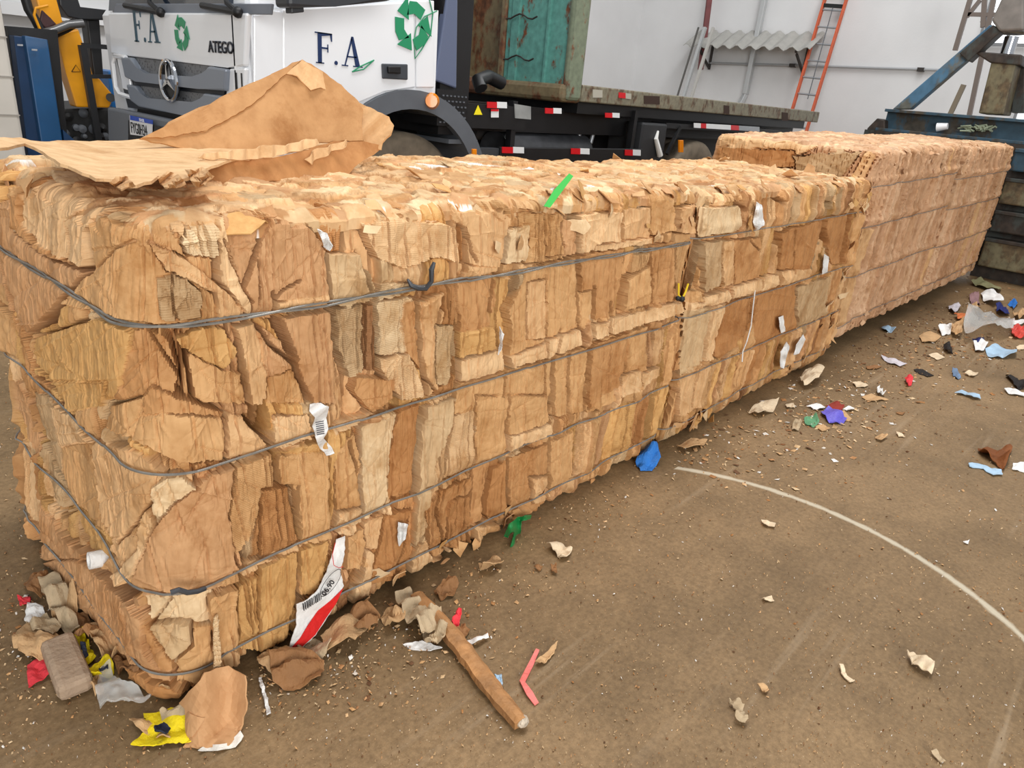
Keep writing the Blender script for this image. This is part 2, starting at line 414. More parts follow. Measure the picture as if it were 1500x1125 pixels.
def apply_panels(h, col, fl, px, py, panels, face_ok, texh, pm=None):
    for (reg, pts, ck, hc, gx, gy, f) in panels:
        pts = rp(reg, pts); xs = [p[0] for p in pts]; ys = [p[1] for p in pts]
        x0, x1, y0, y1 = min(xs), max(xs), min(ys), max(ys)
        sel = np.where((px > x0-4) & (px < x1+4) & (py > y0-4) & (py < y1+4) & face_ok)
        if len(sel[0]) == 0: continue
        qx = px[sel]; qy = py[sel]
        jx = qx+2.6*fbm(qx*.11, qy*.11, 77, 3); jy = qy+2.6*fbm(qx*.11+50, qy*.11, 78, 3)
        m = inpoly(jx, jy, pts)
        if not m.any(): continue
        dd = segdist(jx, jy, pts, True); tr = np.clip((vn(qx*.035, qy*.035, int(x0*5))-.38)*5, 0, 1)*(~m)
        h[sel] -= .038*tr*np.clip((2.0-dd)/1.0, 0, 1)+.006*(~m)*np.exp(-dd/3.5)
        sel = tuple(a[m] for a in sel); qx = qx[m]; qy = qy[m]
        d = segdist(qx, qy, pts, True)
        t = (qx-x0)/(x1-x0+1e-6)-.5; v = (qy-y0)/(y1-y0+1e-6)-.5
        nh = .0052*(hc*1.0+gx*t+gy*v)-.002+.5*texh[sel]+.0025*np.exp(-d/3.0)
        rg = np.random.RandomState(int(abs(x0*3+y0*7)) % 99991); dg = min(x1-x0, y1-y0)
        for _ in range(3):
            an = rg.normal(0, .5) if rg.rand() < .7 else rg.uniform(-1.5, 1.5)
            cx = rg.uniform(x0, x1); cy = rg.uniform(y0, y1)
            dl = ((qx-cx)*math.cos(an)+(qy-cy)*math.sin(an))/dg
            nh += rg.choice([-1, 1])*rg.uniform(.002, .007)*np.minimum(np.abs(dl), .6)
        for _ in range(14):
            an = rg.uniform(-1.57, 1.57); cx = rg.uniform(x0, x1); cy = rg.uniform(y0, y1)
            a_ = (qx-cx)*math.cos(an)+(qy-cy)*math.sin(an)+2*fbm(qx*.05, qy*.05, 9, 2); b_ = -(qx-cx)*math.sin(an)+(qy-cy)*math.cos(an)
            nh += rg.choice([-1, -1, 1])*rg.uniform(.0015, .0055)*np.exp(-np.abs(a_)/rg.uniform(1.2, 3))*np.exp(-(b_/(dg*rg.uniform(.2, .8)))**2)
        h[sel] = nh
        if pm is not None: pm[sel] = 1 if f < .25 else .6
        c = PAL[ck]*(.97+.06*vn(qx*.02, qy*.02, 5))[:, None]
        col[sel] = c; fl[sel] = f

def apply_cracks(h, px, py, cracks, face_ok):
    for (reg, pts, wpx, dcm) in cracks:
        pts = rp(reg, pts); x = [p[0] for p in pts]; y = [p[1] for p in pts]; w_ = wpx/2
        sel = np.where((px > min(x)-2*w_-3) & (px < max(x)+2*w_+3) & (py > min(y)-2*w_-3) & (py < max(y)+2*w_+3) & face_ok)
        if len(sel[0]) == 0: continue
        qx = px[sel]; qy = py[sel]
        d = segdist(qx+2.0*fbm(qx*.09, qy*.09, 3, 3), qy, pts)
        h[sel] -= .014*dcm*np.clip((w_-d)/(w_*.40)+.6, 0, 1)+.004*np.exp(-(d/(w_*2.4))**2)

def bale(X0, X1, Y0, Y1, H, seed, rn, rf, wires, zstep, sstep, lean, widths, pal, toppal, label, group,
         panels=(), cracks=(), toppanels=(), topcracks=(), depth=.022, bulge=.025, endbulge=.04, tilt=0.0, rim=.035, knots=(), wire_r=.0022, sag=0.0, zvar=.6, gap=.05, crs=1.0, topamp=.022, tubes=.012, cvar=.14, clear_near=0.0, endflare=0.0, slit=1.0, zbase=0.0):
    # one bale: crushed card body, its wires
    root = empty('cardboard_bale', ((X0+X1)/2, (Y0+Y1)/2, 0))
    tag(root, label, 'bale of cardboard', group)
    P, N, Sv, L = perimeter(X0, X1, Y0, Y1, rn, rf, sstep, .02)
    zs = [0.0]
    while zs[-1] < H-rim: zs.append(zs[-1]+zstep)
    nr = 8; zr = []; ins = []
    for k, zv in enumerate(zs):
        zr.append(zv); ins.append(.03*max(0, 1-zv/.05)**2)
    for k in range(1, nr+1):
        a = math.pi/2*k/nr; zr.append(H-rim+rim*math.sin(a)); ins.append(rim*(1-math.cos(a)))
    for k in range(1, 6): zr.append(H-.004*k); ins.append(rim+.012*k)
    zr = np.array(zr); ins = np.array(ins)
    s2, z2 = np.meshgrid(Sv, zr, indexing='ij')
    Pb = np.zeros(s2.shape+(3,)); Nb = np.zeros(s2.shape+(3,))
    isend = np.clip(-N[:, 0], 0, 1)[:, None]
    isfar = np.clip(N[:, 0], 0, 1)[:, None]
    bz = 1-((z2/H)*2-1)**2
    xm = (P[:, 0][:, None]-X0)/(X1-X0)
    bl = bulge*bz*(1-isend)*(1-isfar)+endbulge*bz*isend
    bl = bl+.02*fbm(s2*1.1, z2*1.6, seed+70, 2)*(1-.6*isfar)
    off = bl-ins[None, :]+isend*endflare*np.clip(1-z2/.45, 0, 1)**1.2
    for c in (0, 1):
        Pb[..., c] = P[:, c][:, None]+N[:, c][:, None]*off
        Nb[..., c] = N[:, c][:, None]
    Hf = (lambda X: H+tilt*(X-X0))
    zscale = (H+tilt*(Pb[..., 0]-X0))/H
    Pb[..., 2] = zbase+z2*zscale*(H-zbase)/H
    zw = z2
    h, col, fl, sw, idh = strip_field(s2, zw, seed, wires, widths[0], widths[1], lean, pal, depth, gap, zvar, crs, cvar)
    px, py = project(Pb)
    vis = (s2 <= (Y1-Y0)+(X1-X0)+.05)
    tex = crs*texture(sw, z2, seed+20)
    pm = np.zeros(h.shape); apply_panels(h, col, fl, px, py, panels, vis, tex, pm)
    slitk = slit*(1-.78*pm)
    apply_cracks(h, px, py, cracks, vis)
    # thin edges of the pressed sheets: short dark slits and lips over the whole face
    lw = sw+.012*fbm(sw*11, z2*5, seed+301, 3)+.02*(z2-.5)*lean
    for q, (pitch, thr, dp, zf) in enumerate(((.017, .58, .022, 5), (.041, .47, .034, 2.4), (.009, .66, .007, 11))):
        li = np.floor(lw/pitch); lt = lw/pitch-li; c0 = .2+.6*_h(li, li*0, seed+310+q)
        on = np.clip((vn(li*5.3, z2*zf, seed+320+q)-thr)*9, 0, 1)
        dlt = np.abs(lt-c0)*pitch
        h -= slitk*on*dp*np.clip(1.6-dlt/.0016, 0, 1)*on
        h += slitk*on*.0030*np.clip(1-np.abs(dlt-.004)/.003, 0, 1)
    # wires bite in; the card bulges just above each of them
    wz = []
    for q, w0 in enumerate(wires):
        ws = w0+.008*fbm(Sv*1.3, Sv*0+q, seed+90+q, 2)+sag*np.sin((Sv-.9)*1.6)*.0
        ws = ws[:, None]
        bite = np.exp(-((z2-ws)/.008)**2)
        h = h*(1-.5*bite)-.006*bite
        h += tubes*np.exp(-((z2-ws-.042)/.022)**2)*(.45+.9*vn(s2*14, z2*0+q, seed+95))*(1-isend*.7)
        wz.append(ws[:, 0])
    # ragged bottom and rim
    h += .018*np.clip(1-z2/.09, 0, 1)*fbm(s2*16, z2*22, seed+60, 3)
    h += np.clip((z2-(H-.10))/.10, 0, 1)*.030*crumple(s2*13, z2*12, seed+61)
    # where two bales are pressed together their ends are flat
    h = np.where(isfar > .5, np.minimum(h, -.004), h)
    if clear_near: h = np.where((isend > .5) & (z2 < clear_near), np.minimum(h, -.004), h)
    Pd = Pb+Nb*h[..., None]
    rimw = np.clip((z2-(H-.12))/.10, 0, 1)
    Pd[..., 2] += rimw*(.018*fbm(s2*9, z2*3, seed+62, 3)+.012*crumple(s2*18, z2*8, seed+63))
    Pd[..., 2] = np.maximum(Pd[..., 2], .004+zbase+.02*vn(s2*14, s2*0, seed+64)*(z2 < .03))
    side = grid_mesh(Pd, col, fl, True)
    # top
    nx = int((X1-X0)/min(.012, sstep(np.array(((X0+X1)/2, Y0)))*1.5)); ny = int((Y1-Y0)/.0075)
    gx, gy = np.meshgrid(np.linspace(X0+.006, X1-.006, nx), np.linspace(Y0+.006, Y1-.006, ny), indexing='ij')
    # signed distance to rounded footprint
    def sdf(x, y):
        rr = np.where(x < (X0+X1)/2, rn, rf); cx = (X0+X1)/2; cy = (Y0+Y1)/2
        qx = np.abs(x-cx)-(X1-X0)/2+rr; qy = np.abs(y-cy)-(Y1-Y0)/2+rr
        return np.hypot(np.maximum(qx, 0), np.maximum(qy, 0))+np.minimum(np.maximum(qx, qy), 0)-rr
    d = sdf(gx, gy)
    th, tcol, ids = shard_field(gx, gy, seed+5, 7.0, toppal, topamp, .8, 1.25)
    th = th+.005*crumple(gx*40, gy*40, seed+41)+.022*fbm(gx*2.4, gy*2.4, seed+42, 3)
    TP = np.stack([gx, gy, H+tilt*(gx-X0)+th], -1)
    tpx, tpy = project(np.stack([gx, gy, H+tilt*(gx-X0)], -1))
    tfl = np.zeros(gx.shape)
    t2 = th.copy(); apply_panels(t2, tcol, tfl, tpx, tpy, toppanels, np.ones(gx.shape, bool), th); apply_cracks(t2, tpx, tpy, topcracks, np.ones(gx.shape, bool))
    e = np.pad(t2, 1, mode='edge'); t2 = (e[:-2, 1:-1]+e[2:, 1:-1]+e[1:-1, :-2]+e[1:-1, 2:]+2*t2)/6
    drop = np.clip((d+.05)/.05, 0, 1.6)
    TP[..., 2] = H+tilt*(gx-X0)+t2*(1-.5*np.clip(drop, 0, 1))-.045*drop**2.2
    ex = sdf(gx+1e-3, gy)-d; ey = sdf(gx, gy+1e-3)-d; ln = np.hypot(ex, ey)+1e-9
    pull = np.clip(d+.012, 0, 1)
    TP[..., 0] -= ex/ln*pull; TP[..., 1] -= ey/ln*pull; TP[..., 2] -= pull*2
    TP[..., 2] = np.maximum(TP[..., 2], H-.14)
    # a shift of the top's back edge for bales that skew
    top = grid_mesh(TP[:, :, :], tcol, tfl, False)
    v, q, c, f = top; q = q[:, :]  # orientation fine for display
    body = mesh_from([side, (v, q, c, f)], 'compressed_layers', CARD, root)
    # wires
    R = h
    for q, ws in enumerate(wz):
        kz = np.clip(np.searchsorted(zr, ws), 1, len(zr)-2)
        hh = np.array([max(h[i, kz[i]-1], h[i, kz[i]], h[i, kz[i]+1]) for i in range(len(Sv))])
        # even spacing resample, running max then smooth
        ss = np.arange(0, L, .012); hi = np.interp(ss, Sv, hh)
        rm = np.array([hi[max(0, i-4):i+5].max() for i in range(len(ss))])
        ker = np.ones(9)/9; rs = np.convolve(np.pad(rm, 4, mode='wrap'), ker, mode='valid')
        bx = np.interp(ss, Sv, Pb[np.arange(len(Sv)), kz, 0]); by = np.interp(ss, Sv, Pb[np.arange(len(Sv)), kz, 1]); bzv = np.interp(ss, Sv, Pb[np.arange(len(Sv)), kz, 2])
        nx_ = np.interp(ss, Sv, N[:, 0]); ny_ = np.interp(ss, Sv, N[:, 1])
        strands = 2 if seed == 11 and q == len(wz)-1 else 1
        mbw = MB()
        for st in range(strands):
            ph = st*math.pi; rr = wire_r*1.05 if strands == 2 else 0
            pts = [(bx[i]+nx_[i]*(rs[i]+wire_r+rr*math.cos(ph+ss[i]*14)), by[i]+ny_[i]*(rs[i]+wire_r+rr*math.cos(ph+ss[i]*14)), bzv[i]+rr*1.5*math.sin(ph+ss[i]*14)) for i in range(len(ss))]
            pts.append(pts[0]); mbw.tube(pts, wire_r, 5)
        o = mbw.build('baling_wire', mat('galvanised_wire', srgb(150, 148, 142), rough=.45, metal=.35, noise=.3, nscale=30), root, smooth=True)
    bale.last = dict(Pb=Pb, N=N, h=h, Sv=Sv, zr=zr, P=P)
    return root

def sheet(name, outline, deform, mat_, parent=None, thick=.003, cuts=3, jit=0.0, seed=0, col=None, flute=0.0, keepuv=False):
    """outline: 2D polygon; deform(u,v)->3D; torn jittered rim; solid thickness"""
    rng = random.Random(seed)
    pts = []
    n = len(outline)
    for i in range(n):
        x0, y0 = outline[i]; x1, y1 = outline[(i+1) % n]
        pts.append((x0, y0))
        if jit > 0:
            k = max(1, int(math.hypot(x1-x0, y1-y0)/(jit*3)))
            k = min(k, 24)
            for j in range(1, k):
                t = j/k; nx, ny = y1-y0, x0-x1; l = math.hypot(nx, ny)+1e-9; q = rng.uniform(-1, 1)*jit*.5
                pts.append((x0+(x1-x0)*t+nx/l*q, y0+(y1-y0)*t+ny/l*q))
    bm = bmesh.new(); vs = [bm.verts.new((p[0], p[1], 0)) for p in pts]
    f = bm.faces.new(vs)
    bmesh.ops.triangulate(bm, faces=[f], quad_method='BEAUTY', ngon_method='BEAUTY')
    for _ in range(cuts):
        L = [e.calc_length() for e in bm.edges]; lim = max(L)*.5
        es = [e for e in bm.edges if e.calc_length() > lim]
        bmesh.ops.subdivide_edges(bm, edges=es, cuts=1)
        bmesh.ops.triangulate(bm, faces=[f for f in bm.faces if len(f.verts) > 3])
    for v in bm.verts: v.co = Vector(deform(v.co.x, v.co.y))
    bmesh.ops.recalc_face_normals(bm, faces=bm.faces)
    bm.normal_update(); base = list(bm.verts); fcs = list(bm.faces); bes = [e for e in bm.edges if len(e.link_faces) == 1]
    dup_ = {v: bm.verts.new(v.co-v.normal*thick) for v in base}
    for f_ in fcs: bm.faces.new([dup_[v] for v in reversed(f_.verts)])
    for e in bes:
        a_, b_ = e.verts
        try: bm.faces.new((b_, a_, dup_[a_], dup_[b_]))
        except ValueError: pass
    bmesh.ops.recalc_face_normals(bm, faces=bm.faces)
    me = bpy.data.meshes.new(name); bm.to_mesh(me); bm.free()
    if col is not None:
        at = me.color_attributes.new('Col', 'FLOAT_COLOR', 'POINT'); at.data.foreach_set('color', list((*col[:3], 1))*len(me.vertices))
        af = me.attributes.new('Flute', 'FLOAT', 'POINT'); af.data.foreach_set('value', [flute]*len(me.vertices))
    o = link(name, me, mat_, parent)
    return o

def shard(rng, size, el=1.0):
    n = rng.choice([4, 4, 5]); o = rng.uniform(0, 6.28)
    return [(math.cos(2*math.pi*k/n+.6)*size*el*rng.uniform(.45, 1.1), math.sin(2*math.pi*k/n+.6)*size*rng.uniform(.45, 1.1)) for k in range(n)]

def add_flaps(root, spots, seed, keys='TLCKOYP'):
    """loose torn tongues of card, each its own part; spots: (point, outward normal, size, elongation)"""
    rng = random.Random(seed)
    for (p, nrm, size, el) in spots:
        p = Vector(p); nrm = Vector(nrm).normalized()
        t1 = nrm.orthogonal().normalized(); t1 = Matrix.Rotation(rng.uniform(0, 6.28), 3, nrm) @ t1; t2 = nrm.cross(t1)
        size = size*.72; bx = rng.uniform(-3, 3); by = rng.uniform(-3, 3); kink = rng.uniform(-.5, .5); ck0 = rng.uniform(-.4, .4)*size; ck = rng.choice(keys); c = tuple(PAL[ck]*rng.uniform(.85, 1.12))
        out = shard(rng, size, el)
        sheet('torn_flap', out, lambda u, v, p=p, t1=t1, t2=t2, nrm=nrm, bx=bx, by=by, kink=kink, ck0=ck0: p+t1*u+t2*v+nrm*(bx*u*u+by*u*v*1.5+kink*abs(u+.5*v-ck0)), CARD, root, thick=.0025, cuts=2, jit=size*.22, seed=rng.randint(0, 9999), col=c)
# panels: (zoom region, outline, colour key, height cm, slope x cm, slope y cm, flute)
PA = [
 # near end face, upper
 ('a', [(0,300),(60,250),(78,390),(180,490),(372,572),(260,700),(132,850),(60,700),(0,570)], 'K', 2.6, -1.5, 1.0, 0),
 ('a', [(78,250),(120,240),(125,370),(200,470),(362,560),(300,535),(180,490),(75,390)], 'O', 3.2, 0, 0, 0),
 ('a', [(110,250),(240,175),(420,235),(470,330),(390,350),(358,400),(362,552),(290,520),(190,470),(108,385)], 'L', 1.2, 1.5, 1.5, 0),
 ('a', [(378,360),(560,380),(700,395),(900,510),(1060,720),(1062,770),(700,795),(560,780),(270,700),(372,575)], 'T', .6, -1, 1.5, 0),
 ('a', [(660,600),(760,580),(850,660),(850,770),(680,775)], 'G', 1.3, 0, 1, .6),
 ('a', [(620,440),(760,500),(930,640),(1055,700),(1060,765),(920,760),(905,660),(700,560)], 'C', 1.9, 1, 0, 0),
 ('a', [(780,390),(900,372),(930,430),(935,470),(905,515),(790,500),(765,450)], 'P', 2.8, 1, 1, .9),
 ('a', [(912,330),(935,330),(965,470),(1062,700),(1052,765),(930,620),(918,500)], 'L', 2.8, 0, 0, 0),
 ('a', [(940,340),(1060,345),(1135,380),(1030,650),(965,470)], 'K', 1.2, 2.5, 0, 0),
 ('a', [(1140,350),(1300,372),(1385,500),(1392,585),(1150,650),(1165,745),(1070,762),(1035,640)], 'K', 1.4, 2.0, 1.2, 0),
 ('a', [(1270,400),(1300,372),(1385,500),(1392,585),(1270,600)], 'N', 2.6, 1, 1, 0),
 ('a', [(1150,655),(1392,590),(1398,712),(1165,748)], 'C', 3.2, 0, -1.2, 0),
 ('a', [(150,850),(420,770),(560,835),(490,1110),(300,1125),(150,1000)], 'Y', 1.4, 0, 0, 0),
 ('a', [(30,640),(95,830),(150,1000),(270,1125),(130,1125),(90,900)], 'O', 1.8, 0, 0, 0),
 ('a', [(560,820),(620,815),(700,850),(760,1000),(720,1125),(480,1120)], 'O', .6, 0, 0, 0),
 ('a', [(740,850),(850,805),(935,805),(1000,900),(930,990),(830,930),(775,900)], 'Y', 2.2, 0, 1.0, 0),
 ('a', [(780,905),(930,985),(1030,1000),(1042,1125),(820,1125),(800,1030)], 'T', 1.2, 1, 0, 0),
 ('a', [(985,800),(1085,785),(1130,1000),(1112,1125),(1045,1125),(1012,900)], 'C', 2.2, 0, 0, 0),
 ('a', [(1085,785),(1190,870),(1250,965),(1130,1025)], 'K', 1.5, -1.5, 0, 0),
 ('a', [(1170,765),(1392,735),(1418,1125),(1305,1125),(1252,960)], 'K', 2.6, 0, 0, 0),
 ('a', [(1130,1025),(1245,980),(1300,1125),(1125,1125)], 'T', 1.6, 0, 0, 0),
 # near end face, middle
 ('b', [(0,0),(70,0),(115,90),(180,300),(150,300),(60,60)], 'K', 1.0, 0, 0, 0),
 ('b', [(215,0),(450,0),(430,100),(300,120),(220,60)], 'Y', 1.6, 0, 0, 0),
 ('b', [(440,100),(580,70),(740,60),(950,120),(950,330),(780,330),(560,250),(430,190)], 'T', 1.0, 0, 2.0, 0),
 ('b', [(640,20),(740,60),(950,120),(950,150),(720,130),(590,150),(600,60)], 'O', .6, 0, 0, 0),
 ('b', [(220,100),(320,150),(390,250),(385,300),(230,280),(215,180)], 'L', 1.6, 0, 0, 0),
 ('b', [(215,280),(400,250),(560,290),(680,370),(600,620),(500,700),(420,610),(290,480)], 'T', 1.2, 0, 1.0, 0),
 ('b', [(400,250),(600,300),(700,380),(650,500),(505,690),(430,560)], 'C', 1.9, 1.0, 0, 0),
 ('b', [(290,490),(420,610),(560,740),(460,800),(340,700)], 'Y', .2, 0, 0, 0),
 ('b', [(140,40),(210,60),(270,430),(280,560),(230,480),(180,300)], 'G', 1.4, 0, 0, 0),
 # the big pushed-out corner card
 ('b', [(760,470),(880,380),(985,350),(990,420),(955,560),(975,700),(960,820),(880,870),(640,900),(590,820),(640,640)], 'K', 4.6, 0.5, 0, 0),
 ('b', [(650,440),(700,400),(770,385),(830,440),(740,500),(670,580),(655,520)], 'P', 3.0, 0, 0, 0),
 ('b', [(625,520),(668,575),(640,650),(590,800),(520,850),(490,790),(560,700),(600,620)], 'L', 3.2, 0, 0, 0),
 ('b', [(490,660),(590,640),(590,700),(540,780),(470,830),(440,780),(480,720)], 'C', 1.2, 0, 0, 0),
 # lower end flap
 ('b', [(185,500),(250,620),(380,760),(545,905),(600,900),(610,960),(650,1125),(480,1125),(260,900),(210,780)], 'K', 3.4, 0.5, 0, 0),
 ('h', [(275,0),(450,0),(700,200),(760,300),(860,420),(945,660),(850,640),(620,460),(430,260),(300,120)], 'K', 3.6, 0.5, -1.0, 0),
 ('h', [(760,260),(800,330),(950,560),(945,600),(870,600),(800,480)], 'O', 1.6, 0, 0, 0),
 ('h', [(420,240),(620,470),(820,640),(1000,690),(960,800),(860,800),(700,650),(540,430),(430,330)], 'M', 4.4, 0, 0, 0),
 ('h', [(790,180),(900,190),(1140,150),(1165,190),(1170,330),(1060,330),(820,340)], 'P', 2.2, 0, 0, 0),
 ('h', [(820,340),(1040,330),(1045,450),(960,520),(950,560),(860,470),(800,380)], 'N', 2.8, 0, 0, 0),
 ('h', [(1045,340),(1165,350),(1150,640),(950,650),(960,530),(1040,450)], 'T', 2.0, 0, 0, 0),
 ('h', [(1170,160),(1270,150),(1280,450),(1260,640),(1260,880),(1150,870),(1170,500)], 'C', 3.8, 0, 0, 0),
 ('b', [(880,900),(1000,860),(1005,1125),(900,1125)], 'T', 3.4, 0, 0, 0),
 # front side, first column right of the corner
 ('b', [(985,350),(1140,300),(1160,300),(1150,440),(1110,450),(1060,640),(985,720),(960,560)], 'T', 1.8, 0, 0, .7),
 ('b', [(955,130),(1040,150),(1130,260),(1150,275),(950,330)], 'C', 1.4, 0, 1.5, 0),
 ('b', [(1150,140),(1300,140),(1330,230),(1160,275)], 'L', 2.4, 0, 1.0, 0),
 ('b', [(1165,300),(1370,240),(1400,500),(1400,640),(1270,690),(1250,440),(1170,430)], 'Y', 2.0, 0, 0, .2),
 ('b', [(1110,450),(1230,440),(1262,680),(1060,750),(1075,640)], 'M', .8, 0, 0, .9),
 ('b', [(1060,750),(1262,685),(1265,720),(1020,810),(1010,780)], 'C', 2.0, 0, 0, 0),
 ('b', [(1005,860),(1265,720),(1265,1125),(1010,1125)], 'Y', 1.3, 0, 0, .3),
 ('b', [(1270,715),(1400,650),(1370,830),(1320,900),(1270,910)], 'T', 1.9, 0, 0, 0),
 ('b', [(1420,540),(1500,530),(1500,640),(1420,640)], 'L', 2.2, 0, 0, 0),
 # region c
 ('c', [(0,310),(200,330),(285,440),(300,600),(60,640),(60,710),(0,710)], 'K', 1.6, 1.5, 1, 0),
 ('c', [(285,440),(430,440),(500,620),(430,650),(310,660)], 'N', 1.8, 0, 0, 0),
 ('c', [(310,670),(440,650),(450,800),(430,930),(370,960),(325,840)], 'G', 1.0, 0, 0, .8),
 ('c', [(440,650),(480,650),(500,930),(440,935)], 'B', 1.6, 0, 0, .3),
 ('c', [(500,560),(640,560),(640,600),(500,640)], 'P', 2.2, 0, 0, .8),
 ('c', [(500,640),(660,620),(600,720),(640,860),(500,870)], 'P', 1.8, 0, 0, 1),
 ('c', [(500,880),(640,860),(690,1040),(590,1050),(500,930)], 'L', 2.2, 0, 0, 1),
 ('c', [(610,650),(660,630),(670,760),(690,940),(620,850),(600,720)], 'O', 1.0, 0, 0, 0),
 ('c', [(665,640),(765,600),(770,700),(740,800),(745,1010),(700,1030),(680,800)], 'C', 2.4, 0, 0, 0),
 ('c', [(430,310),(560,270),(680,300),(820,330),(835,400),(820,470),(740,450),(640,480),(600,500),(490,450)], 'L', 2.0, 0, 1.5, .3),
 ('c', [(745,740),(830,740),(830,860),(790,990),(750,990)], 'N', 1.4, 0, 0, .8),
 ('c', [(840,520),(1010,500),(1000,640),(970,740),(850,800),(835,640)], 'O', 1.0, 0, 2.0, 0),
 ('c', [(840,770),(975,740),(1000,840),(840,880)], 'Y', 1.9, 0, 0, .3),
 ('c', [(840,890),(1025,840),(1030,930),(840,1000)], 'L', 2.6, 0, 0, 0),
 ('c', [(870,480),(1000,480),(1010,510),(850,550)], 'C', 2.8, 0, 0, 0),
 ('c', [(815,260),(1000,260),(1050,280),(1030,500),(880,480),(870,330),(815,300)], 'C', 1.4, 1, 1, 0),
 ('c', [(1090,260),(1280,265),(1290,460),(1110,480)], 'T', 1.4, 0, 0, .7),
 ('c', [(1045,340),(1140,320),(1120,470),(1040,480)], 'P', 2.2, 0, 0, 0),
 ('c', [(1280,290),(1340,310),(1340,440),(1290,450)], 'K', 1.0, 0, 0, 0),
 ('c', [(1340,275),(1500,262),(1500,400),(1345,435)], 'L', 2.4, 0, 1.0, 0),
 ('c', [(1130,500),(1345,455),(1350,740),(1370,800),(1050,910),(1060,760),(1050,680)], 'T', 1.6, 0, 0, .1),
 ('c', [(1130,560),(1260,540),(1270,780),(1130,800)], 'C', 2.0, 0, 0, 0),
 ('c', [(1350,455),(1500,420),(1500,560),(1420,600),(1370,760),(1350,740)], 'T', 1.4, 0, 0, .1),
 ('c', [(1050,870),(1270,790),(1270,850),(1060,920)], 'L', 2.6, 0, 0, 0),
 ('c', [(1050,930),(1250,880),(1230,1125),(1030,1125)], 'T', 1.5, 0, 0, .2),
 ('c', [(1260,870),(1400,820),(1370,1090),(1240,1125)], 'O', 1.5, 0, 0, .1),
 ('c', [(1390,820),(1500,790),(1500,1060),(1380,1110)], 'T', 2.0, 0, 0, 0),
 ('c', [(830,990),(1030,935),(1010,1125),(820,1125)], 'T', 1.6, 0, 0, 0),
 ('c', [(415,960),(570,970),(560,1050),(470,1110),(400,1020)], 'O', 2.0, 0, 0, 0),
 # region d
 ('d', [(80,250),(280,230),(290,440),(300,600),(180,630),(160,400),(80,390)], 'T', 1.8, 0, 0, .2),
 ('d', [(10,400),(140,385),(165,620),(0,690)], 'M', .9, 0, 0, .8),
 ('d', [(60,80),(205,80),(225,180),(55,225)], 'L', 2.2, 0, 1, 0),
 ('d', [(310,120),(470,70),(480,80),(400,120),(310,160)], 'L', 2.4, 0, 0, 0),
 ('d', [(320,240),(400,150),(430,340),(425,540),(325,570)], 'T', 1.4, 0, 0, .1),
 ('d', [(325,490),(430,470),(430,530),(320,565)], 'L', 2.2, 0, 0, 0),
 ('d', [(430,130),(585,70),(560,260),(520,470),(440,530),(425,330)], 'P', 2.2, 0, 0, 0),
 ('d', [(585,70),(700,35),(660,290),(640,400),(545,440),(555,260)], 'M', 1.2, 0, 0, 0),
 ('d', [(700,40),(820,0),(800,120),(740,260),(690,600),(645,640),(655,400),(665,280)], 'N', 3.0, 0, 0, 0),
 ('d', [(820,80),(910,60),(905,300),(770,355),(790,220)], 'L', 1.8, 0, 0, 1),
 ('d', [(915,0),(1050,0),(1030,250),(915,290)], 'T', 1.7, 0, 0, .2),
 ('d', [(1050,160),(1220,110),(1220,160),(1040,230)], 'L', 2.6, 0, 0, 0),
 ('d', [(1060,0),(1220,0),(1220,110),(1045,165)], 'T', 1.5, 0, 0, .2),
 ('d', [(480,640),(520,510),(640,480),(620,760),(470,800)], 'M', 1.6, 0, 0, 0),
 ('d', [(440,540),(520,500),(490,640),(450,650)], 'C', 2.0, 0, 0, 0),
 ('d', [(455,650),(480,660),(460,880),(380,910),(395,860),(440,740)], 'L', 2.4, 0, 0, 0),
 ('d', [(180,660),(290,610),(280,730),(240,830),(180,850)], 'Y', 1.8, 0, 0, 0),
 ('d', [(370,600),(440,560),(450,720),(370,740)], 'T', 1.2, 0, 0, 0),
 ('d', [(700,480),(760,400),(900,340),(890,500),(780,640),(720,690)], 'O', 1.5, 0, 0, .4),
 ('d', [(800,450),(890,420),(885,640),(780,650)], 'M', 2.0, 0, 0, .9),
 ('d', [(650,640),(700,600),(740,720),(640,760)], 'L', 2.8, 0, 0, 0),
 ('d', [(740,690),(890,660),(860,740),(640,770)], 'C', 3.0, 0, 0, 0),
 ('d', [(910,550),(1000,540),(1020,580),(900,640)], 'C', 3.0, 0, 0, 0),
 ('d', [(980,310),(1045,270),(1050,480),(1000,530),(950,500)], 'M', 1.4, 0, 0, 0),
 ('d', [(1050,260),(1220,200),(1220,430),(1130,500),(1055,500)], 'O', 1.4, 0, 0, .1),
 ('d', [(1140,340),(1220,340),(1230,430),(1150,450)], 'C', 2.6, 0, 0, 0),
 ('d', [(1230,200),(1330,150),(1320,330),(1230,410)], 'T', 1.6, 0, 0, 0),
 ('d', [(0,720),(160,660),(160,900),(110,1100),(0,1125)], 'Y', 1.2, 0, 0, .2),
 ('d', [(900,640),(1000,600),(990,680),(880,750)], 'O', 2.2, 0, 0, 0),
 ('d', [(665,800),(790,730),(780,800),(700,850)], 'O', 3.0, 0, 0, .5),
 ('d', [(330,800),(390,780),(380,900),(330,960)], 'B', 1.0, 0, 0, 0),
 # region e
 ('e', [(135,275),(320,262),(300,400),(140,430)], 'L', 2.4, 0, 1, 0),
 ('e', [(0,270),(70,265),(70,440),(0,455)], 'T', 1.6, 0, 0, .5),
 ('e', [(330,250),(440,240),(440,370),(320,400)], 'C', 1.2, 0, 0, 0),
 ('e', [(440,190),(540,190),(545,340),(450,360)], 'T', 1.0, 2, 0, 0),
 ('e', [(560,240),(625,230),(622,350),(560,350)], 'C', 2.2, 0, 0, 0),
 ('e', [(0,480),(130,455),(140,760),(60,780),(0,800)], 'T', 1.4, 0, 0, 0),
